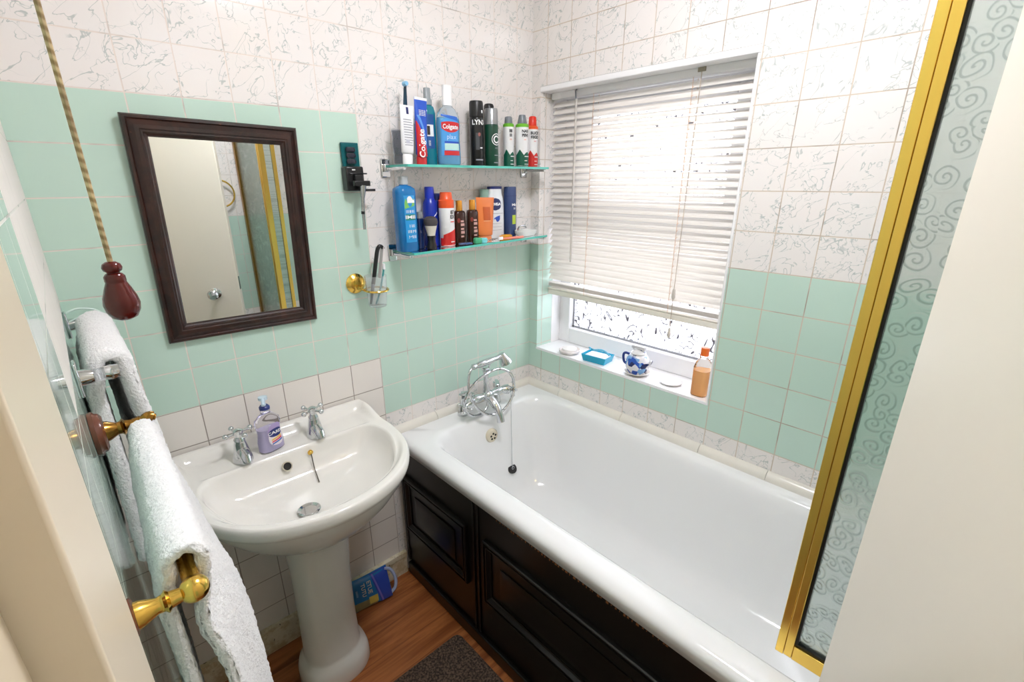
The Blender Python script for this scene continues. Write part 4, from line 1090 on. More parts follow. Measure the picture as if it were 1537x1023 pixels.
# three colour-banded cans
M_lime = plain('lime_collar', (112, 190, 46), 0.35); M_dgreen = plain('deep_green_print', (10, 92, 70), 0.35); M_wcan = plain('white_can', (238, 238, 238), 0.3)
def zig(base, amp): return lambda q: base + amp * (1 - abs(2 * ((q * 2.3) % 1) - 1)) * (0.6 + 0.4 * math.sin(5 * q))
def banded(label, x, y, r, hb, ht, capm, collar, lower, l1, l2, cap_round, txtcol):
    P = can_prof(r, hb)
    t, C1, K1 = bottle('shower_deodorant', label, 'spray can', TOI1, x, y, S1, P, M_wcan, cap_prof(r * 0.72, r * (0.62 if cap_round else 0.66), hb + 0.004, ht, 0.45 if cap_round else 0.12), capm)
    m = MB(); m.lathe([(0.0001, hb - 0.006), (r * 1.01, hb - 0.006), (r * 1.01, hb + 0.002), (r * 0.8, hb + 0.006), (0.0001, hb + 0.006)], C1, 36); build(m, 'collar', collar, t)
    build(shell(P, C1, 0.001, zig(0.040, 0.020), FR - 1.5, FR + 1.5, n=60, m=4), 'lower_print', lower, t)
    build(wrap_text(l1, 0.0135, P, C1, hb - 0.020, FR - 0.02, bold=0.0005), 'brand_lettering', M_ktxt, t)
    build(wrap_text(l2, 0.0135, P, C1, hb - 0.034, FR - 0.02, bold=0.0005), 'brand_lettering', M_ktxt, t)
    build(wrap_text('IIIII', 0.007, P, C1, hb - 0.048, FR - 0.02), 'small_lettering', txtcol, t)
    build(shell(P, C1, 0.034, 0.037, FR - 0.1, FR + 0.8, off=0.0016), 'small_print', M_wtxt, t)
    build(shell(P, C1, 0.020, 0.022, FR - 0.1, FR + 0.4, off=0.0016), 'small_print', M_wtxt, t)
    build(shell(P, C1, 0.008, 0.010, FR - 0.1, FR + 0.75, off=0.0016), 'small_print', M_wtxt, t)
    return t
M_orange_t = plain('orange_print', (232, 126, 72), 0.4)
banded('slim white and green spray can, leftmost of the three striped cans', 1.112, -0.058, 0.0198, 0.140, 0.169, M_grey, M_lime, M_dgreen, 'IIII', 'III', False, M_orange_t)
banded('white and green spray can with domed grey cap, middle of the three', 1.160, -0.080, 0.0240, 0.140, 0.176, M_grey, M_lime, M_dgreen, 'NAII', 'PIIVI', True, M_orange_t)
M_redo = plain('scarlet_plastic', (224, 54, 36), 0.3)
banded('white and red spray can with red cap at the right shelf end', 1.224, -0.070, 0.0212, 0.138, 0.177, M_redo, plain('orange_collar', (236, 92, 40), 0.3), plain('red_lower_print', (206, 40, 34), 0.35), 'BUCK', 'FIIGD', False, M_redo)

# -- lower shelf
P = [(0.0001, 0), (0.031, 0), (0.0345, 0.004), (0.0345, 0.180), (0.0325, 0.192), (0.022, 0.199), (0.0135, 0.202), (0.0135, 0.206), (0.0001, 0.206)]
K = dict(sx=1.0, sy=0.85, e=2.8)
def blue_liquid():
    t = NT('bright_blue_wash'); f, _ = t.noise(t.obj(), 30.0)
    b = t.bsdf(t.mix(f, lin((16, 112, 186)), lin((28, 138, 206))), 0.08); b.inputs['Transmission Weight'].default_value = 0.25; return t.mat
x, y = 0.648, -0.074
t, C1, K1 = bottle('mouthwash_bottle', 'large bright blue bottle with grey cap, left end of lower shelf', 'bottle', TOI2, x, y, Z2(x), P, blue_liquid(), [(0.0001, 0.204), (0.0150, 0.204), (0.0150, 0.216), (0.0145, 0.217), (0.0145, 0.228), (0.0001, 0.230)], plain('grey_cap', (170, 176, 178), 0.25), **K)
rnd = random.Random(5)
lb = build(shell(P, C1, 0.03, 0.172, FR - 0.15, FR + 0.72, off=0.0006, **K), 'label', plain('label_blue', (40, 150, 214), 0.3), t)
build(shell(P, C1, lambda q: 0.132 + 0.01 * q, lambda q: 0.150 + 0.012 * math.sin(9 * q), FR - 0.1, FR + 0.66, off=0.0013, **K), 'label_leaf', plain('leaf_green', (122, 190, 96), 0.4), lb)
build(shell(P, C1, 0.150, lambda q: 0.164 + 0.006 * math.sin(6 * q), FR + 0.15, FR + 0.66, off=0.0018, **K), 'label_ice', M_wtxt, lb)
build(wrap_text('IIIIIII', 0.012, P, C1, 0.124, FR + 0.28, off=0.0018, **K), 'lettering', M_wtxt, lb)
build(shell(P, C1, 0.098, 0.116, FR - 0.05, FR + 0.66, off=0.0013, **K), 'label_green', plain('sea_green', (30, 132, 120), 0.4), lb)
build(wrap_text('IIMIII', 0.014, P, C1, 0.107, FR + 0.28, off=0.002, bold=0.0004, **K), 'brand_lettering', M_wtxt, lb)
for i, s in enumerate(('IIII', 'IIIMI', 'MIII')): build(wrap_text(s, 0.013, P, C1, 0.080 - i * 0.017, FR + 0.36, off=0.0018, **K), 'lettering', M_wtxt, lb)

x, y = 0.708, -0.058
P = [(0.0001, 0), (0.0125, 0), (0.0140, 0.003), (0.0140, 0.092), (0.0120, 0.098), (0.0001, 0.098)]
t, C1, K1 = bottle('aftershave_bottle', 'small dark blue bottle with grey cap beside the bright blue bottle', 'bottle', TOI2, x, y, Z2(x), P, plain('midnight_glass', (14, 36, 84), 0.1), [(0.0001, 0.098), (0.0122, 0.098), (0.0122, 0.119), (0.0001, 0.120)], plain('brushed_grey', (150, 156, 160), 0.3, 0.5), e=2.6)
build(wrap_text(':', 0.012, P, C1, 0.056, FR), 'lettering', M_wtxt, t)
x, y = 0.766, -0.040
P = [(0.0001, 0), (0.022, 0), (0.0245, 0.004), (0.0250, 0.130), (0.0235, 0.142), (0.0175, 0.154), (0.0160, 0.157), (0.0001, 0.157)]
t, C1, K1 = bottle('deodorant_can', 'royal blue spray can with blue cap behind the shaving brush', 'spray can', TOI2, x, y, Z2(x), P, plain('royal_blue', (26, 52, 170), 0.25), [(0.0001, 0.157), (0.0160, 0.157), (0.0158, 0.190), (0.0150, 0.194), (0.0001, 0.195)], plain('royal_cap', (32, 58, 190), 0.3))
build(shell(P, C1, lambda q: 0.098 + 0.012 * q, lambda q: 0.101 + 0.014 * q, FR + 0.2, FR + 0.75), 'swoosh', M_wtxt, t)
build(wrap_text('I', 0.012, P, C1, 0.082, FR + 0.45), 'lettering', M_wtxt, t)
x, y = 0.728, -0.095
z = Z2(x)
sb = thing('shaving_brush', 'shaving brush with black handle standing on the lower shelf', 'shaving brush', (x, y, z), TOI2)
m = MB(); m.lathe([(0.0001, 0), (0.0165, 0), (0.0170, 0.003), (0.0160, 0.012), (0.0125, 0.024), (0.0130, 0.034), (0.0150, 0.040), (0.0145, 0.043), (0.0001, 0.043)], (x, y, z), 28); lab(build(m, 'handle', M_black_p, sb), 'black turned handle')
m = MB(); m.lathe([(0.0125, 0.043), (0.0150, 0.055), (0.0205, 0.076), (0.0001, 0.077)], (x, y, z), 28); br0 = build(m, 'bristles', plain('pale_bristle', (226, 220, 204), 0.8, var=0.1, vscale=300), sb); lab(br0, 'pale bristle knot')
m = MB(); m.lathe([(0.0206, 0.075), (0.0235, 0.086), (0.0215, 0.096), (0.014, 0.103), (0.0001, 0.105)], (x, y, z), 28); build(m, 'bristle_tip', plain('dark_bristle', (82, 76, 76), 0.85, var=0.2, vscale=300), br0)
x, y = 0.803, -0.028
P = can_prof(0.0165, 0.15)
bottle('spray_can', 'navy capped can partly hidden behind the orange gel can', 'spray can', TOI2, x, y, Z2(x), P, plain('royal_blue', (26, 52, 170), 0.25), cap_prof(0.0163, 0.016, 0.15, 0.172, 0.15), plain('navy_plastic', (24, 34, 96), 0.3))
x, y = 0.806, -0.077
P = can_prof(0.0262, 0.138)
t, C1, K1 = bottle('shaving_gel', 'white and red shaving gel can with orange cap', 'spray can', TOI2, x, y, Z2(x), P, M_wcan, [(0.0001, 0.138), (0.0262, 0.138), (0.0266, 0.150), (0.0225, 0.153), (0.0215, 0.154), (0.0200, 0.172), (0.0190, 0.176), (0.0001, 0.177)], plain('orange_cap', (238, 92, 44), 0.3))
m = MB(); m.lathe([(0.0264, 0.126), (0.0266, 0.138), (0.0001, 0.1385)], C1, 36); build(m, 'collar', plain('orange_collar', (236, 92, 40), 0.3), t)
build(shell(P, C1, 0.001, lambda q: 0.040 + 0.030 * max(0, q - 0.25) - 0.012 * (1 if q < 0.2 else 0), FR - 1.4, FR + 1.4, n=48, m=4), 'lower_print', plain('red_lower_print', (206, 40, 34), 0.35), t)
build(wrap_text('87', 0.016, P, C1, 0.112, FR + 0.45, bold=0.0005), 'brand_lettering', M_ktxt, t)
build(wrap_text('EX', 0.016, P, C1, 0.097, FR + 0.45, bold=0.0005), 'brand_lettering', M_ktxt, t)
build(shell(P, C1, 0.080, 0.083, FR + 0.15, FR + 0.8), 'small_print', M_redo, t)
build(shell(P, C1, 0.014, 0.017, FR + 0.1, FR + 0.7, off=0.0016), 'small_print', M_wtxt, t)
# two brown oil bottles
M_brown = plain('brown_oil_glass', (58, 30, 20), 0.1, var=0.12, vscale=18); M_copper = plain('copper_cap', (226, 158, 62), 0.22, 0.7)
for x, y, lb_, hh in ((0.873, -0.060, 'brown oil bottle with gold cap next to the orange-capped can', 0.146), (0.930, -0.062, 'brown oil bottle with gold cap beside the orange tube', 0.146)):
    P = [(0.0001, 0), (0.0205, 0), (0.0225, 0.003), (0.0218, 0.102), (0.0190, 0.110), (0.0120, 0.113), (0.0001, 0.113)]
    kk = dict(sx=1.0, sy=0.72, e=2.8)
    t, C1, K1 = bottle('body_oil', lb_, 'bottle', TOI2, x, y, Z2(x), P, M_brown, [(0.0001, 0.113), (0.0115, 0.113), (0.0118, 0.116), (0.0112, 0.142), (0.0105, 0.146), (0.0001, 0.147)], M_copper, **kk)
    for i in range(5): build(shell(P, C1, 0.022 + i * 0.013, 0.028 + i * 0.013 + 0.003 * (i % 2), FR + 0.10, FR + 0.45 + 0.1 * (i % 2), off=0.001, n=8, m=1, **kk), 'label_line', plain('rose_print', (206, 160, 150), 0.4), t)
    oval_label(P, C1, 0.080, FR - 0.25, 0.3, 0.008, dict(rot=0.0, **kk), 0.001, 'label_mark', plain('dark_red_mark', (130, 40, 30), 0.4), t)
# orange tube
x, y = 0.980, -0.070
t, patch, text = flat_tube('lotion_tube', 'orange lotion tube standing on its cap, crimped end up', x, y, Z2(x), 0.086, 0.152, 0.016, 0.03, plain('orange_tube', (232, 128, 64), 0.3), plain('orange_tube_cap', (238, 144, 84), 0.3), TOI2, dep=0.034, cat='lotion tube', capw=0.36)
patch(-0.42, 0.42, 0.42, 0.76, 'label_panel', plain('burnt_orange', (198, 88, 24), 0.35))
patch(-0.45, 0.5, 0.395, 0.41, 'label_line', plain('pale_orange', (246, 190, 140), 0.35), nv=1)
# white bottle with navy round badge
x, y = 1.060, -0.036
P = [(0.0001, 0), (0.035, 0), (0.0385, 0.004), (0.0395, 0.05), (0.0385, 0.120), (0.0350, 0.150), (0.0300, 0.157), (0.0300, 0.178), (0.0001, 0.178)]
kk = dict(sx=1.0, sy=0.5, e=2.8)
t, C1, K1 = bottle('shower_gel', 'white shower gel bottle with navy top and round navy badge', 'bottle', TOI2, x, y, Z2(x), P, plain('white_bottle', (232, 234, 236), 0.3), [(0.0001, 0.178), (0.0312, 0.178), (0.0312, 0.187), (0.0001, 0.189)], plain('navy_top', (24, 36, 110), 0.3), **kk)
bd = oval_label(P, C1, 0.124, FR + 0.05, 0.50, 0.022, dict(rot=0.0, **kk), 0.0012, 'badge', M_navy, t)
build(wrap_text('NIVEA', 0.0125, P, C1, 0.124, FR + 0.05, off=0.0024, bold=0.0006, **kk), 'brand_lettering', M_wtxt, bd)
build(shell(P, C1, lambda q: 0.066 + 0.006 * math.sin(7 * q), lambda q: 0.074 + 0.010 * q, FR - 0.10, FR + 0.40, off=0.0012, n=12, m=2, **kk), 'splash_mark', M_blue, t)
for i in range(3): build(shell(P, C1, 0.030 + i * 0.012, 0.031 + i * 0.012, FR - 0.6, FR + 0.6, off=0.001, n=8, m=1, **kk), 'small_print', M_ltxt, t)
build(shell(P, C1, 0.090, 0.0915, FR - 0.8, FR + 0.8, off=0.001, n=8, m=1, **kk), 'label_line', M_ltxt, t)
# a pale bottle hidden behind it
bottle('shower_gel', 'pale green bottle mostly hidden behind the white shower gel', 'bottle', TOI2, 1.020, -0.024, Z2(1.02), [(0.0001, 0), (0.016, 0), (0.017, 0.003), (0.017, 0.178), (0.0001, 0.180)], plain('pale_sage', (150, 186, 170), 0.3))
# navy flask
x, y = 1.136, -0.040
P = [(0.0001, 0), (0.0250, 0), (0.0270, 0.003), (0.0275, 0.150), (0.0270, 0.180), (0.0250, 0.184), (0.0001, 0.184)]
kk = dict(sx=1.0, sy=0.62, e=3.0, rot=0.15)
t, C1, K1 = bottle('shower_gel', 'slate blue shower gel flask with lime label, right of the white bottle', 'bottle', TOI2, x, y, Z2(x), P, plain('slate_navy', (52, 72, 120), 0.3), **kk)
build(shell(P, C1, 0.150, 0.1512, FR - 1.4, FR + 1.4, off=0.0008, m=1, **kk), 'cap_seam', M_navy, t)
build(shell(P, C1, 0.046, 0.080, FR + 0.15, FR + 0.62, off=0.001, **kk), 'lime_label', plain('lime_label', (196, 220, 70), 0.4), t)
build(wrap_text('MaI', 0.013, P, C1, 0.118, FR + 0.40, off=0.0015, bold=0.0004, **kk), 'lettering', M_wtxt, t)
build(wrap_text('III', 0.011, P, C1, 0.104, FR + 0.40, off=0.0015, **kk), 'lettering', M_wtxt, t)
# small things lying at the front of the lower shelf
def onshelf(mb, x): return mb
x, y = 0.862, -0.105; z = Z2(x)
m = MB(); m.box((-0.024, -0.009, 0), (0.024, 0.009, 0.006)); m.xf(lambda v: Matrix.Rotation(-0.25, 3, 'Z') @ v + Vector((x, y, z + 0.0008)))
tag(build(m, 'sachet', plain('slate_sachet', (62, 84, 132), 0.35), None, bevel=0.0025, loc=(x, y, z)), 'flat dark blue sachet lying at the front of the lower shelf', 'sachet', TOI2)
x, y = 0.925, -0.105; z = Z2(x)
tt = thing('dental_floss', 'green and turquoise floss container lying on the lower shelf', 'floss', (x, y, z), TOI2)
m = MB(); m.lathe([(0.0001, 0), (0.014, 0), (0.017, 0.004), (0.017, 0.014), (0.013, 0.019), (0.0001, 0.0195)], (x - 0.008, y, z), 24, sy=0.75, e=2.6); build(m, 'case', plain('mint_green', (72, 176, 126), 0.25), tt)
m = MB(); m.lathe([(0.0001, 0), (0.012, 0), (0.0145, 0.004), (0.0145, 0.013), (0.010, 0.017), (0.0001, 0.0175)], (x + 0.016, y - 0.004, z), 24, sy=0.8, e=2.6); lab(build(m, 'lid', plain('turquoise', (120, 214, 220), 0.15), tt), 'turquoise lid')
x, y = 0.972, -0.100; z = Z2(x)
m = MB()
for i in range(9): m.tube([(x - 0.02 + i * 0.0055 + 0.006 * math.cos(a), y + 0.004 * math.sin(i * 2.1) + 0.005 * math.sin(a), z + 0.0025 + 0.0018 * math.sin(2 * a + i) + 0.0015) for a in [2 * PI * j / 12 for j in range(12)]], 0.0011, 6, True)
tag(build(m, 'silver_chain', M_chrome, None, loc=(x, y, z)), 'small silver chain heaped on the lower shelf', 'chain', TOI2)
x, y = 1.075, -0.082; z = Z2(x)
m = MB(); m.lathe([(0.0001, 0), (0.024, 0), (0.030, 0.005), (0.029, 0.011), (0.020, 0.014), (0.0001, 0.014)], (x, y, z), 32, sy=0.55); tag(build(m, 'soap_bar', plain('amber_soap', (226, 158, 40), 0.25), None, loc=(x, y, z)), 'amber yellow oval bar of soap in front of the white bottle', 'soap', TOI2)
x, y = 1.06, -0.112; z = Z2(x)
tt = thing('toothbrush', 'pink toothbrush lying along the front edge of the lower shelf', 'toothbrush', (x, y, z), TOI2)
m = MB(); m.tube([(x - 0.03, y, z + 0.0045), (x + 0.03, y - 0.003, z + 0.0045), (x + 0.075, y - 0.003, z + 0.0045)], [0.003, 0.0042, 0.0036], 12); build(m, 'handle', plain('salmon', (232, 132, 112), 0.3), tt)
m = MB(); m.box((x - 0.052, y - 0.004, z + 0.0012), (x - 0.030, y + 0.004, z + 0.012)); build(m, 'bristles', M_wtxt, tt, bevel=0.001)
x, y = 1.185, -0.078; z = Z2(x)
tt = thing('soap_dish', 'white soap dish at the right end of the lower shelf', 'soap dish', (x, y, z), TOI2)
m = MB(); m.lathe([(0.0001, 0), (0.036, 0), (0.046, 0.012), (0.047, 0.022), (0.044, 0.022), (0.041, 0.012), (0.030, 0.006), (0.0001, 0.006)], (x, y, z), 40, sy=0.62, e=3.2); build(m, 'dish', plain('white_dish', (230, 232, 228), 0.25), tt)
m = MB(); m.tube(catmull([(x - 0.034, y + 0.010, z + 0.020), (x - 0.026, y + 0.010, z + 0.034), (x - 0.006, y + 0.008, z + 0.037), (x + 0.010, y + 0.008, z + 0.030)], 6), 0.0032, 10); build(m, 'clip', M_chrome, tt)

# ------------------------------------------------------------------ razor stand on the wall
rz = thing('razor_holder', 'black wall-mounted razor holder with teal backplate', 'razor holder', (0.515, 0.0, 1.51))
m = MB(); m.box((0.487, -0.012, 1.560), (0.541, -0.003, 1.641)); lab(build(m, 'backplate', clear_glass('teal_acrylic', (24, 110, 116), 0.08, 1.3, 0.35), rz, bevel=0.002), 'translucent teal plate')
m = MB(); m.box((0.484, -0.034, 1.506), (0.540, 0.0, 1.575)); build(m, 'holder_box', M_black_p, rz, bevel=0.004)
m = MB()
for i in range(3): m.lathe([(0.0001, 0), (0.013, 0), (0.016, 0.006), (0.013, 0.013), (0.0001, 0.013)], (0.512, -0.018, 1.583 + i * 0.016), 20, sy=0.5)
build(m, 'spare_blade', plain('blade_black', (34, 38, 52), 0.25), rz)
m = MB(); m.box((0.492, -0.040, 1.553), (0.548, -0.034, 1.557)); m.box((0.505, -0.046, 1.526), (0.530, -0.034, 1.552)); build(m, 'clip', M_black_p, rz, bevel=0.002)
m = MB(); m.box((0.503, -0.0346, 1.564), (0.513, -0.0342, 1.567)); build(m, 'logo_print', M_wtxt, rz, smooth=False)
ra = thing('safety_razor', 'razor with chrome handle hanging from the black holder', 'razor', (0.512, -0.055, 1.395))
m = MB(); m.box((0.494, -0.062, 1.520), (0.544, -0.0465, 1.535)); m.box((0.520, -0.060, 1.505), (0.560, -0.052, 1.512)); build(m, 'razor_head', M_black_p, ra, bevel=0.002)
m = MB(); m.tube([(0.522, -0.055, 1.522), (0.520, -0.055, 1.505), (0.517, -0.056, 1.485), (0.514, -0.056, 1.452), (0.513, -0.056, 1.395)], [0.010, 0.0085, 0.0055, 0.0048, 0.0042], 14); build(m, 'handle', plain('brushed_chrome', (176, 178, 180), 0.2, 1.0), ra)
m = MB(); m.tube([(0.5135, -0.056, 1.448), (0.513, -0.056, 1.44)], 0.0056, 12); build(m, 'grip_band', M_black_p, ra)

# ------------------------------------------------------------------ brass tumbler holder
HX, HZ = 0.489, 1.224
th_ = thing('tumbler_holder', 'brass ring tumbler holder with round rosette on green tiles', 'tumbler holder', (HX, 0.0, HZ - 0.03))
m = MB(); m.lathe([(0.031, 0.0), (0.032, -0.004), (0.029, -0.007), (0.027, -0.008), (0.022, -0.013), (0.012, -0.016), (0.0001, -0.016)], (HX, 0, HZ), 40, axis='y'); build(m, 'rosette', M_brass, th_)
m = MB(); rc_ = (0.532, -0.058); RR = 0.0365
m.tube([(rc_[0] + RR * math.cos(a), rc_[1] + RR * math.sin(a), 1.206 + 0.0015 * math.sin(a)) for a in [2 * PI * i / 48 for i in range(48)]], 0.0032, 10, True)
m.tube([(HX, -0.012, HZ - 0.006), (HX + 0.002, -0.026, HZ - 0.014), (rc_[0] - RR * 0.88, rc_[1] + RR * 0.48, 1.206)], 0.004, 10); build(m, 'ring', M_brass, th_)
tu = thing('tumbler', 'clear plastic tumbler standing in the brass ring', 'tumbler', (rc_[0], rc_[1], 1.152))
m = MB(); m.lathe([(0.0001, 0.0), (0.026, 0.0), (0.0285, 0.004), (0.0322, 0.050), (0.0345, 0.100), (0.0332, 0.100), (0.031, 0.05), (0.0272, 0.006), (0.0001, 0.004)], (rc_[0], rc_[1], 1.152), 36); build(m, 'cup', clear_glass('tumbler_plastic', (250, 251, 252), 0.07, 1.3, 0.86), tu)
rb = thing('comb', 'black-handled white comb standing in the clear tumbler', 'comb', (0.520, -0.058, 1.160))
m = MB(); m.tube(catmull([(0.523, -0.056, 1.225), (0.530, -0.056, 1.252), (0.541, -0.056, 1.300), (0.550, -0.056, 1.332), (0.561, -0.056, 1.341), (0.570, -0.056, 1.332)], 6), [0.0065] * 24 + [0.0052] * 7, 14); build(m, 'handle', M_black_p, rb)
m = MB(); m.box((-0.0012, -0.010, 0.0), (0.0012, 0.010, 0.10)); m.xf(lambda v: Matrix.Rotation(0.20, 3, 'Y') @ v + Vector((0.548, -0.054, 1.240))); lab(build(m, 'comb_blade', plain('pale_plastic', (216, 206, 206), 0.3), rb, bevel=0.0008), 'pale blade')
m = MB(); m.tube([(0.523, -0.056, 1.225), (0.512, -0.050, 1.163)], [0.006, 0.004], 12); build(m, 'shaft', M_grey, rb)
t2 = thing('toothbrush', 'teal toothbrush leaning in the clear tumbler', 'toothbrush', (0.535, -0.064, 1.160))
m = MB(); m.tube(catmull([(0.524, -0.062, 1.162), (0.540, -0.064, 1.200), (0.551, -0.064, 1.235), (0.560, -0.062, 1.262), (0.562, -0.060, 1.282)], 6), 0.0028, 10); build(m, 'handle', plain('teal_handle', (46, 140, 144), 0.3), t2)
m = MB(); m.box((0.5585, -0.066, 1.268), (0.566, -0.060, 1.286)); build(m, 'bristles', M_wtxt, t2, bevel=0.001)

# ------------------------------------------------------------------ window sill things
SZ = WZ0
x, y = 1.338, -0.200
tt = thing('round_soap_dish', 'white round soap dish at the left end of the window sill', 'soap dish', (x, y, SZ))
m = MB(); m.lathe([(0.0001, 0), (0.036, 0), (0.044, 0.006), (0.046, 0.014), (0.043, 0.016), (0.038, 0.010), (0.0001, 0.008)], (x, y, SZ), 40); build(m, 'dish', plain('sill_white', (232, 224, 220), 0.25), tt)
m = MB(); m.lathe([(0.0001, 0.009), (0.030, 0.009), (0.033, 0.014), (0.031, 0.021), (0.018, 0.025), (0.0001, 0.0255)], (x, y, SZ), 36); tag(build(m, 'soap_bar', plain('white_soap', (238, 234, 230), 0.4), None, loc=(x, y, SZ + 0.009)), 'white round bar of soap in the round dish on the sill', 'soap')
# blue plastic nail brush tray
tt = thing('blue_tray', 'turquoise plastic tray on the window sill holding white sponge', 'tray', (1.345, -0.345, SZ))
def tray():
    m = MB(); A = [(-0.057, -0.039), (0.057, -0.039), (0.057, 0.039), (-0.057, 0.039)]
    def ring(k, z, ins=0.0): return [((abs(a) - ins) * math.copysign(k, a), (abs(b) - ins) * math.copysign(k, b), z) for a, b in A]
    rings = [ring(0.86, 0.0), ring(1.0, 0.030), ring(1.0, 0.030, 0.003), ring(0.86, 0.003, 0.002)]
    m.loft(rings, True, True, True); return m
RT = Matrix.Rotation(-PI / 2 + 0.12, 3, 'Z')
m = tray().xf(lambda v: RT @ v + Vector((1.345, -0.345, SZ))); build(m, 'tray_body', plain('turquoise_plastic', (30, 170, 206), 0.25), tt, bevel=0.0015, autos=20)
m = MB(); m.box((-0.046, -0.030, 0.004), (0.046, 0.030, 0.028)); m.xf(lambda v: RT @ v + Vector((1.345, -0.345, SZ)))
tag(build(m, 'sponge', plain('white_sponge', (240, 240, 240), 0.8), None, bevel=0.006, seg=3, loc=(1.345, -0.345, SZ + 0.004)), 'white sponge in the turquoise tray', 'sponge')
m = MB(); pts = catmull([(-0.052, 0.020, 0.040), (-0.044, 0.014, 0.042), (-0.020, 0.010, 0.040), (0.0, 0.006, 0.046), (0.022, 0.008, 0.046), (0.040, 0.012, 0.034), (0.046, 0.014, 0.029)], 6)
m.tube(pts, [0.0045] * 6 + [0.0028] * 6 + [0.004] * 18 + [0.0032] * 7, 12); m.xf(lambda v: RT @ v + Vector((1.345, -0.345, SZ)))
build(m, 'handle', plain('pale_turquoise', (96, 180, 210), 0.25), tt)
# saucer and painted jar
x, y = 1.337, -0.537
tt = thing('saucer', 'white saucer under the blue and white jar on the sill', 'saucer', (x, y, SZ))
m = MB(); m.lathe([(0.0001, 0), (0.026, 0), (0.030, 0.004), (0.047, 0.011), (0.048, 0.013), (0.046, 0.014), (0.030, 0.008), (0.0001, 0.007)], (x, y, SZ), 44); build(m, 'plate', plain('saucer_glaze', (236, 230, 222), 0.12), tt)
jz = SZ + 0.0075
jo = Vector((x, y, jz))
def js(v): return jo + (v - jo) * 1.16
tt = thing('porcelain_jar', 'blue and white painted porcelain teapot jar on a saucer', 'jar', (x, y, jz))
m = MB(); m.lathe([(0.0001, 0), (0.027, 0), (0.031, 0.003), (0.0375, 0.020), (0.0385, 0.034), (0.035, 0.052), (0.027, 0.063), (0.022, 0.066), (0.022, 0.068), (0.0001, 0.068)], (x, y, jz), 44); m.xf(js); build(m, 'body', M_jar, tt)
m = MB(); m.lathe([(0.024, 0.067), (0.025, 0.070), (0.018, 0.076), (0.008, 0.080), (0.0001, 0.081)], (x, y, jz), 36); m.xf(js); lo = build(m, 'lid', M_jar, tt)
m = MB(); m.box((x - 0.006, y - 0.024, jz + 0.082), (x + 0.006, y + 0.024, jz + 0.092)); m.box((x - 0.004, y - 0.020, jz + 0.074), (x + 0.004, y - 0.014, jz + 0.083)); m.box((x - 0.004, y + 0.014, jz + 0.074), (x + 0.004, y + 0.020, jz + 0.083))
m.xf(js); build(m, 'knob', plain('jar_knob', (216, 214, 216), 0.2), lo, bevel=0.002)
m = MB(); m.tube(catmull([(x, y + 0.035, jz + 0.018), (x - 0.002, y + 0.050, jz + 0.026), (x - 0.003, y + 0.054, jz + 0.048), (x - 0.003, y + 0.047, jz + 0.058), (x, y + 0.031, jz + 0.056)], 6), 0.0042, 12); m.xf(js); build(m, 'handle', plain('jar_handle', (40, 60, 130), 0.15), tt)
m = MB(); m.tube([(x, y - 0.032, jz + 0.030), (x - 0.003, y - 0.046, jz + 0.044), (x - 0.004, y - 0.052, jz + 0.054)], [0.008, 0.0055, 0.0042], 14); m.xf(js); build(m, 'spout', M_jar, tt)
x, y = 1.352, -0.672
m = MB(); m.lathe([(0.0001, 0), (0.030, 0), (0.038, 0.004), (0.040, 0.008), (0.037, 0.009), (0.030, 0.005), (0.0001, 0.004)], (x, y, SZ), 40); tag(build(m, 'small_dish', plain('dish_glaze', (238, 234, 232), 0.2), None, loc=(x, y, SZ)), 'shallow empty white dish on the sill between jar and orange bottle', 'dish')
x, y = 1.335, -0.789
P = [(0.0001, 0), (0.024, 0), (0.0265, 0.004), (0.0265, 0.102), (0.021, 0.122), (0.0125, 0.134), (0.0125, 0.146), (0.0001, 0.146)]
kk = dict(sx=1.0, sy=1.0, e=3.2)
t = thing('orange_bottle', 'half-full clear bottle of orange liquid at the right end of the sill', 'bottle', (x, y, SZ))
m = MB(); m.lathe(P, (x, y, SZ), 40, **kk); build(m, 'bottle', clear_glass('bottle_clear', (250, 248, 244), 0.03, 1.15), t)
m = MB(); m.lathe([(0.0001, 0.002), (0.0235, 0.002), (0.0255, 0.005), (0.0255, 0.092), (0.0001, 0.092)], (x, y, SZ), 40, **kk)
def orange_liquid():
    q = NT('orange_liquid'); f, _ = q.noise(q.obj(), 20.0)
    b = q.bsdf(q.mix(f, lin((255, 196, 130)), lin((255, 206, 150))), 0.1); b.inputs['Transmission Weight'].default_value = 0.6; b.inputs['IOR'].default_value = 1.1; return q.mat
lab(build(m, 'liquid', orange_liquid(), t), 'orange liquid')
m = MB(); m.lathe([(0.0001, 0.144), (0.0138, 0.144), (0.0138, 0.172), (0.0001, 0.173)], (x, y, SZ), 28); lab(build(m, 'cap', plain('orange_screw_cap', (236, 112, 34), 0.3), t), 'orange cap')

# ------------------------------------------------------------------ blue pack leaning on the skirting
pk = thing('blue_pack', 'blue plastic pack leaning on the skirting behind the pedestal', 'pack', (0.385, -0.06, 0.0))
PR = Matrix.Rotation(math.radians(-18), 3, 'X'); PZ = Matrix.Rotation(math.radians(-6), 3, 'Z')
PO = Vector((0.30, -0.060, 0.0))
def pkp(v): return PZ @ (PR @ v) + PO
PW, PH, PT = 0.165, 0.125, 0.032
def pack_surf(u, v, side):
    e = (1 - abs(2 * u - 1) ** 4) * (1 - abs(2 * v - 1) ** 4); d = PT / 2 * math.sqrt(max(e, 0)) * side
    return Vector((PW * u, d + 0.004 * math.sin(5 * u + 3 * v), PH * v + 0.001))
m = MB(); N_ = 20
for side in (-1, 1):
    rings = [[tuple(pkp(pack_surf(i / N_, j / N_, side))) for i in range(N_ + 1)] for j in range(N_ + 1)]
    m.loft(rings, False)
po = build(m, 'pouch', plain('pack_blue', (24, 112, 172), 0.25), pk, autos=80)
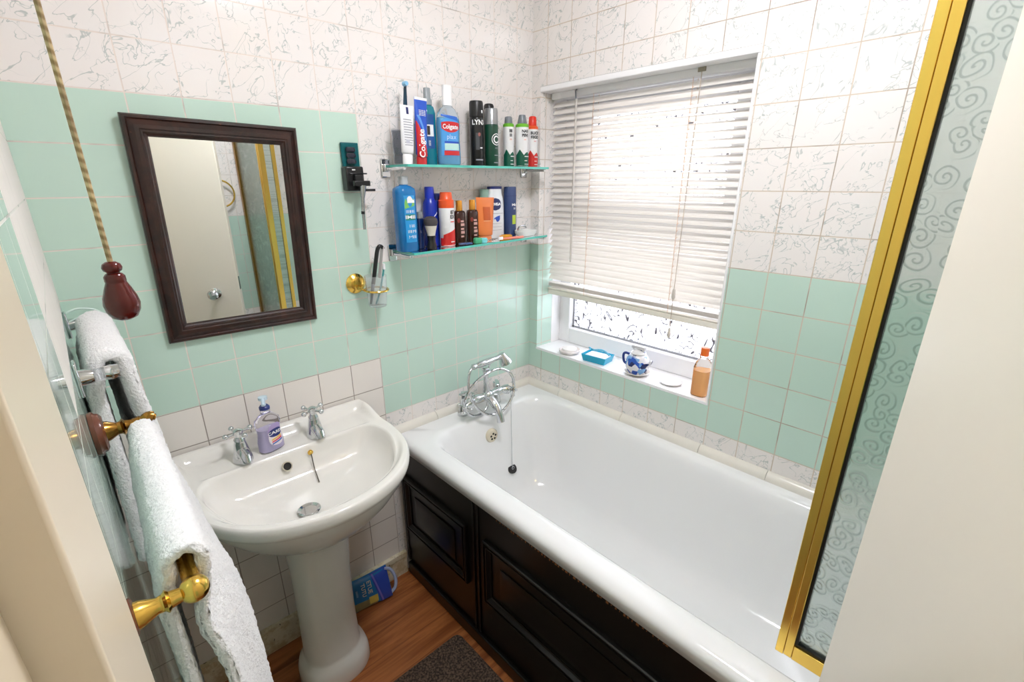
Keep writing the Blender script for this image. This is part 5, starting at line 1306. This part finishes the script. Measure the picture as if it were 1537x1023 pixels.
def pk_patch(u0, u1, v0, v1, name, mat, off=0.0012, fu=None):
    rings = []
    for j in range(9):
        v = v0 + (v1 - v0) * j / 8; a, b = (u0, u1) if fu is None else fu(j / 8)
        rings.append([tuple(pkp(pack_surf(a + (b - a) * i / 12, v, -1) + Vector((0, -off, 0)))) for i in range(13)])
    return build(MB().loft(rings, False), name, mat, po)
pk_patch(0.60, 0.99, 0.03, 0.99, 'violet_panel', plain('pack_violet', (52, 76, 168), 0.25), fu=lambda q: (0.70 - 0.14 * q, 0.985))
pk_patch(0.69, 0.74, 0.05, 0.97, 'violet_band', plain('pack_band', (112, 104, 190), 0.3), off=0.002, fu=lambda q: (0.73 - 0.14 * q, 0.77 - 0.14 * q))
pk_patch(0.03, 0.62, 0.05, 0.30, 'photo_panel', plain('pack_ochre', (150, 140, 96), 0.4, var=0.3, vscale=60), off=0.002)
pk_patch(0.44, 0.64, 0.12, 0.36, 'yellow_patch', plain('pack_yellow', (206, 184, 84), 0.4), off=0.003)
def pk_text(s, size, u, v, mat, name):
    vs, fs = text_flat(s, size, 0.0004); out = []
    for a, b in vs:
        out.append(tuple(pkp(pack_surf(u + b / PW, v - a / PH, -1) + Vector((0, -0.0022, 0)))))
    mb = MB(); mb.add(out, fs); return build(mb, name, mat, po)
pk_text('ETUE', 0.022, 0.49, 0.66, plain('pack_cream', (196, 190, 170), 0.4), 'lettering')
pk_text('TUTU', 0.020, 0.35, 0.64, plain('pack_cream', (196, 190, 170), 0.4), 'lettering')
pk_text('lllllllllllll', 0.009, 0.20, 0.60, plain('pack_pale', (120, 168, 206), 0.4), 'small_lettering')
m = MB(); m.tube([tuple(pkp(p)) for p in catmull([(PW * 0.95, -0.002, PH * 0.10), (PW * 1.10, -0.002, PH * 0.22), (PW * 1.15, 0.0, PH * 0.50), (PW * 1.08, 0.002, PH * 0.80), (PW * 0.93, 0.0, PH * 0.93)], 8)], 0.0065, 10)
lab(build(m, 'carry_handle', plain('clear_handle', (170, 182, 214), 0.15), pk), 'clear plastic carry handle')

# ------------------------------------------------------------------ brown bath mat
m = MB(); rings = []
def matring(ins, z): return rrect(0.02 + ins, 0.548 - ins, -1.10 + ins, -0.392 - ins, 0.022, z, 6, (10, 14))
m.loft([matring(0.0, 0.0), matring(0.0, 0.008), matring(0.004, 0.013), matring(0.012, 0.014)], True, True, True)
tag(build(m, 'bath_mat', M_pile, None, loc=(0.284, -0.75, 0.0), autos=80), 'dark brown pile bath mat on the wooden floor', 'bath mat')

# ------------------------------------------------------------------ gold framed shower screen
SXP = 0.668
sc_ = thing('shower_screen', 'gold framed patterned glass shower screen on the bath edge', 'shower screen', (SXP, -1.50, 0.655))
ZB, ZT = 0.662, 2.30
yA, yM, yB = -1.300, -1.3145, -1.3285
m = MB(); m.box((SXP, yM + 0.0004, ZB), (SXP + 0.026, yA, ZT)); build(m, 'outer_stile', M_gold, sc_, bevel=0.001)
m = MB(); m.box((SXP - 0.002, yB, ZB + 0.004), (SXP + 0.024, yM - 0.0004, ZT)); build(m, 'inner_stile', M_gold, sc_, bevel=0.001)
m = MB(); m.box((SXP - 0.001, YF + 0.03, ZB + 0.002), (SXP + 0.024, yB - 0.0003, ZB + 0.034)); build(m, 'bottom_rail', M_gold, sc_, bevel=0.001)
m = MB(); m.box((SXP - 0.001, YF + 0.03, ZT - 0.03), (SXP + 0.024, yB - 0.0003, ZT)); build(m, 'top_rail', M_gold, sc_, bevel=0.001)
m = MB(); m.box((SXP - 0.001, YF + 0.002, ZB), (SXP + 0.026, YF + 0.029, ZT)); build(m, 'wall_post', M_abrass, sc_, bevel=0.001)
m = MB(); m.box((SXP + 0.004, yB - 0.0045, ZB + 0.034), (SXP + 0.018, yB - 0.0003, ZT - 0.03)); m.box((SXP + 0.004, YF + 0.03, ZB + 0.0342), (SXP + 0.018, yB - 0.0045, ZB + 0.0385)); build(m, 'rubber_seal', M_rubber, sc_, smooth=False)
m = MB(); m.box((SXP + 0.009, YF + 0.03, ZB + 0.0385), (SXP + 0.0135, yB - 0.0046, ZT - 0.0301)); build(m, 'glass_panel', M_frost, sc_, smooth=False)
m = MB(); m.box((SXP + 0.0265, yA - 0.012, ZB + 0.01), (SXP + 0.062, yA - 0.008, ZT)); build(m, 'return_glass', M_frost, sc_, smooth=False)
m = MB(); m.box((SXP + 0.062, yA - 0.018, ZB + 0.006), (SXP + 0.080, yA - 0.002, ZT)); build(m, 'return_post', M_gold, sc_, bevel=0.001)

# towel ring on the foot wall and a bottle on the bath corner (both seen in the mirror)
tr_ = thing('towel_ring', 'brass towel ring on the tiled wall at the foot of the bath', 'towel ring', (0.560, YF, 1.40))
m = MB(); m.lathe([(0.02, 0.0), (0.02, 0.006), (0.008, 0.012), (0.008, 0.03), (0.0001, 0.032)], (0.560, YF, 1.475), 24, axis='y'); build(m, 'rosette', M_brass, tr_)
m = MB(); m.tube([(0.560 + 0.07 * math.cos(a), YF + 0.026, 1.405 + 0.07 * math.sin(a)) for a in [2 * PI * i / 40 for i in range(40)]], 0.0045, 10, True); build(m, 'ring', M_brass, tr_)
t, C1, K1 = bottle('shampoo_bottle', 'white bottle with blue cap on the foot end of the bath', 'bottle', None, 0.775, -1.672, RZ + 0.0005, [(0.0001, 0), (0.034, 0), (0.036, 0.004), (0.035, 0.14), (0.028, 0.17), (0.013, 0.185), (0.0001, 0.186)], M_white, cap_prof(0.014, 0.013, 0.186, 0.235, 0.2), plain('cap_blue', (44, 92, 150), 0.3), sy=0.7)

# ------------------------------------------------------------------ door
Fx, Fy = 0.495, -1.392
Hx, Hy = -0.015, -1.698
dv = Vector((Hx - Fx, Hy - Fy, 0)); W_ = dv.length; du_ = dv.normalized(); dn = Vector((du_.y, -du_.x, 0))
if dn.y < 0: dn = -dn
door = bpy.data.objects.new('door_1', None); COL.objects.link(door); door.location = (Hx, Hy, 0.0); ORG['door_1'] = Vector(door.location); door['kind'] = 'structure'
def dp(a, b, z): return tuple(Vector((Fx, Fy, 0)) + du_ * a - dn * b + Vector((0, 0, z)))
m = MB(); 
vs = [dp(a, b, z) for z in (0.008, 2.0) for b in (0.0, 0.036) for a in (0.0, W_)]
m.add(vs, [(0, 1, 3, 2), (4, 6, 7, 5), (0, 4, 5, 1), (2, 3, 7, 6), (0, 2, 6, 4), (1, 5, 7, 3)]); build(m, 'door_leaf', M_cream, door, bevel=0.0025)
kc = Vector(dp(0.118, 0.0, 0.915))
m = MB(); m.rod([(0.027, 0), (0.028, 0.08), (0.022, 0.14), (0.011, 0.2), (0.010, 0.42), (0.018, 0.52), (0.026, 0.68), (0.027, 0.82), (0.021, 0.94), (0.0001, 1.0)], kc, kc + dn * 0.062, 28); build(m, 'door_knob', M_chrome, door)
m = MB(); q = [dp(-0.0008, b, z) for z in (0.93, 1.0) for b in (0.008, 0.028)] + [dp(0.001, b, z) for z in (0.93, 1.0) for b in (0.008, 0.028)]
m.add(q, [(0, 1, 3, 2), (4, 6, 7, 5), (0, 4, 5, 1), (2, 3, 7, 6), (0, 2, 6, 4), (1, 5, 7, 3)]); build(m, 'latch_plate', M_chrome, door, smooth=False)

# ================================================================== LIGHT
wd_ = bpy.data.worlds.new('overcast'); scene.world = wd_; wd_.use_nodes = True
nt = wd_.node_tree; bgn = nt.nodes['Background']
bgn.inputs[0].default_value = (0.93, 0.97, 1.0, 1); bgn.inputs[1].default_value = 4.6
def area(name, loc, rot, sx, sy, power, col, portal=False):
    l = bpy.data.lights.new(name, 'AREA'); l.shape = 'RECTANGLE'; l.size = sx; l.size_y = sy; l.energy = power; l.color = col
    o = bpy.data.objects.new(name, l); COL.objects.link(o); o.location = loc; o.rotation_euler = rot
    if portal: l.cycles.is_portal = True
    return o
area('window_daylight_portal', (FX + 0.075, -0.44, 1.35), (0, PI / 2, 0), 1.05, 0.82, 1.0, (1, 1, 1), True)

# ================================================================== CAMERA
cam = bpy.data.cameras.new('camera'); co = bpy.data.objects.new('camera', cam); COL.objects.link(co)
cam.sensor_fit = 'HORIZONTAL'; cam.sensor_width = 36.0; cam.lens = 36.0 * 715.873 / 1537.0
cam.shift_x = (768.5 - 759.672) / 1537.0; cam.shift_y = (527.238 - 511.5) / 1537.0
cam.clip_start = 0.01
fwd = Vector((0.6371827, 0.69387618, -0.33546096)); upv = Vector((0.23057088, 0.24370726, 0.94204238)); rt = fwd.cross(upv).normalized()
upv = rt.cross(fwd).normalized()
Mx = Matrix((rt, upv, -fwd)).transposed().to_4x4(); Mx.translation = Vector((-0.1834704, -1.45032518, 1.5306441))
co.matrix_world = Mx
scene.camera = co
vs_ = scene.view_settings
vs_.view_transform = 'Standard'; vs_.look = 'None'; vs_.gamma = 1.0; vs_.use_curve_mapping = False
vs_.exposure = 1.92
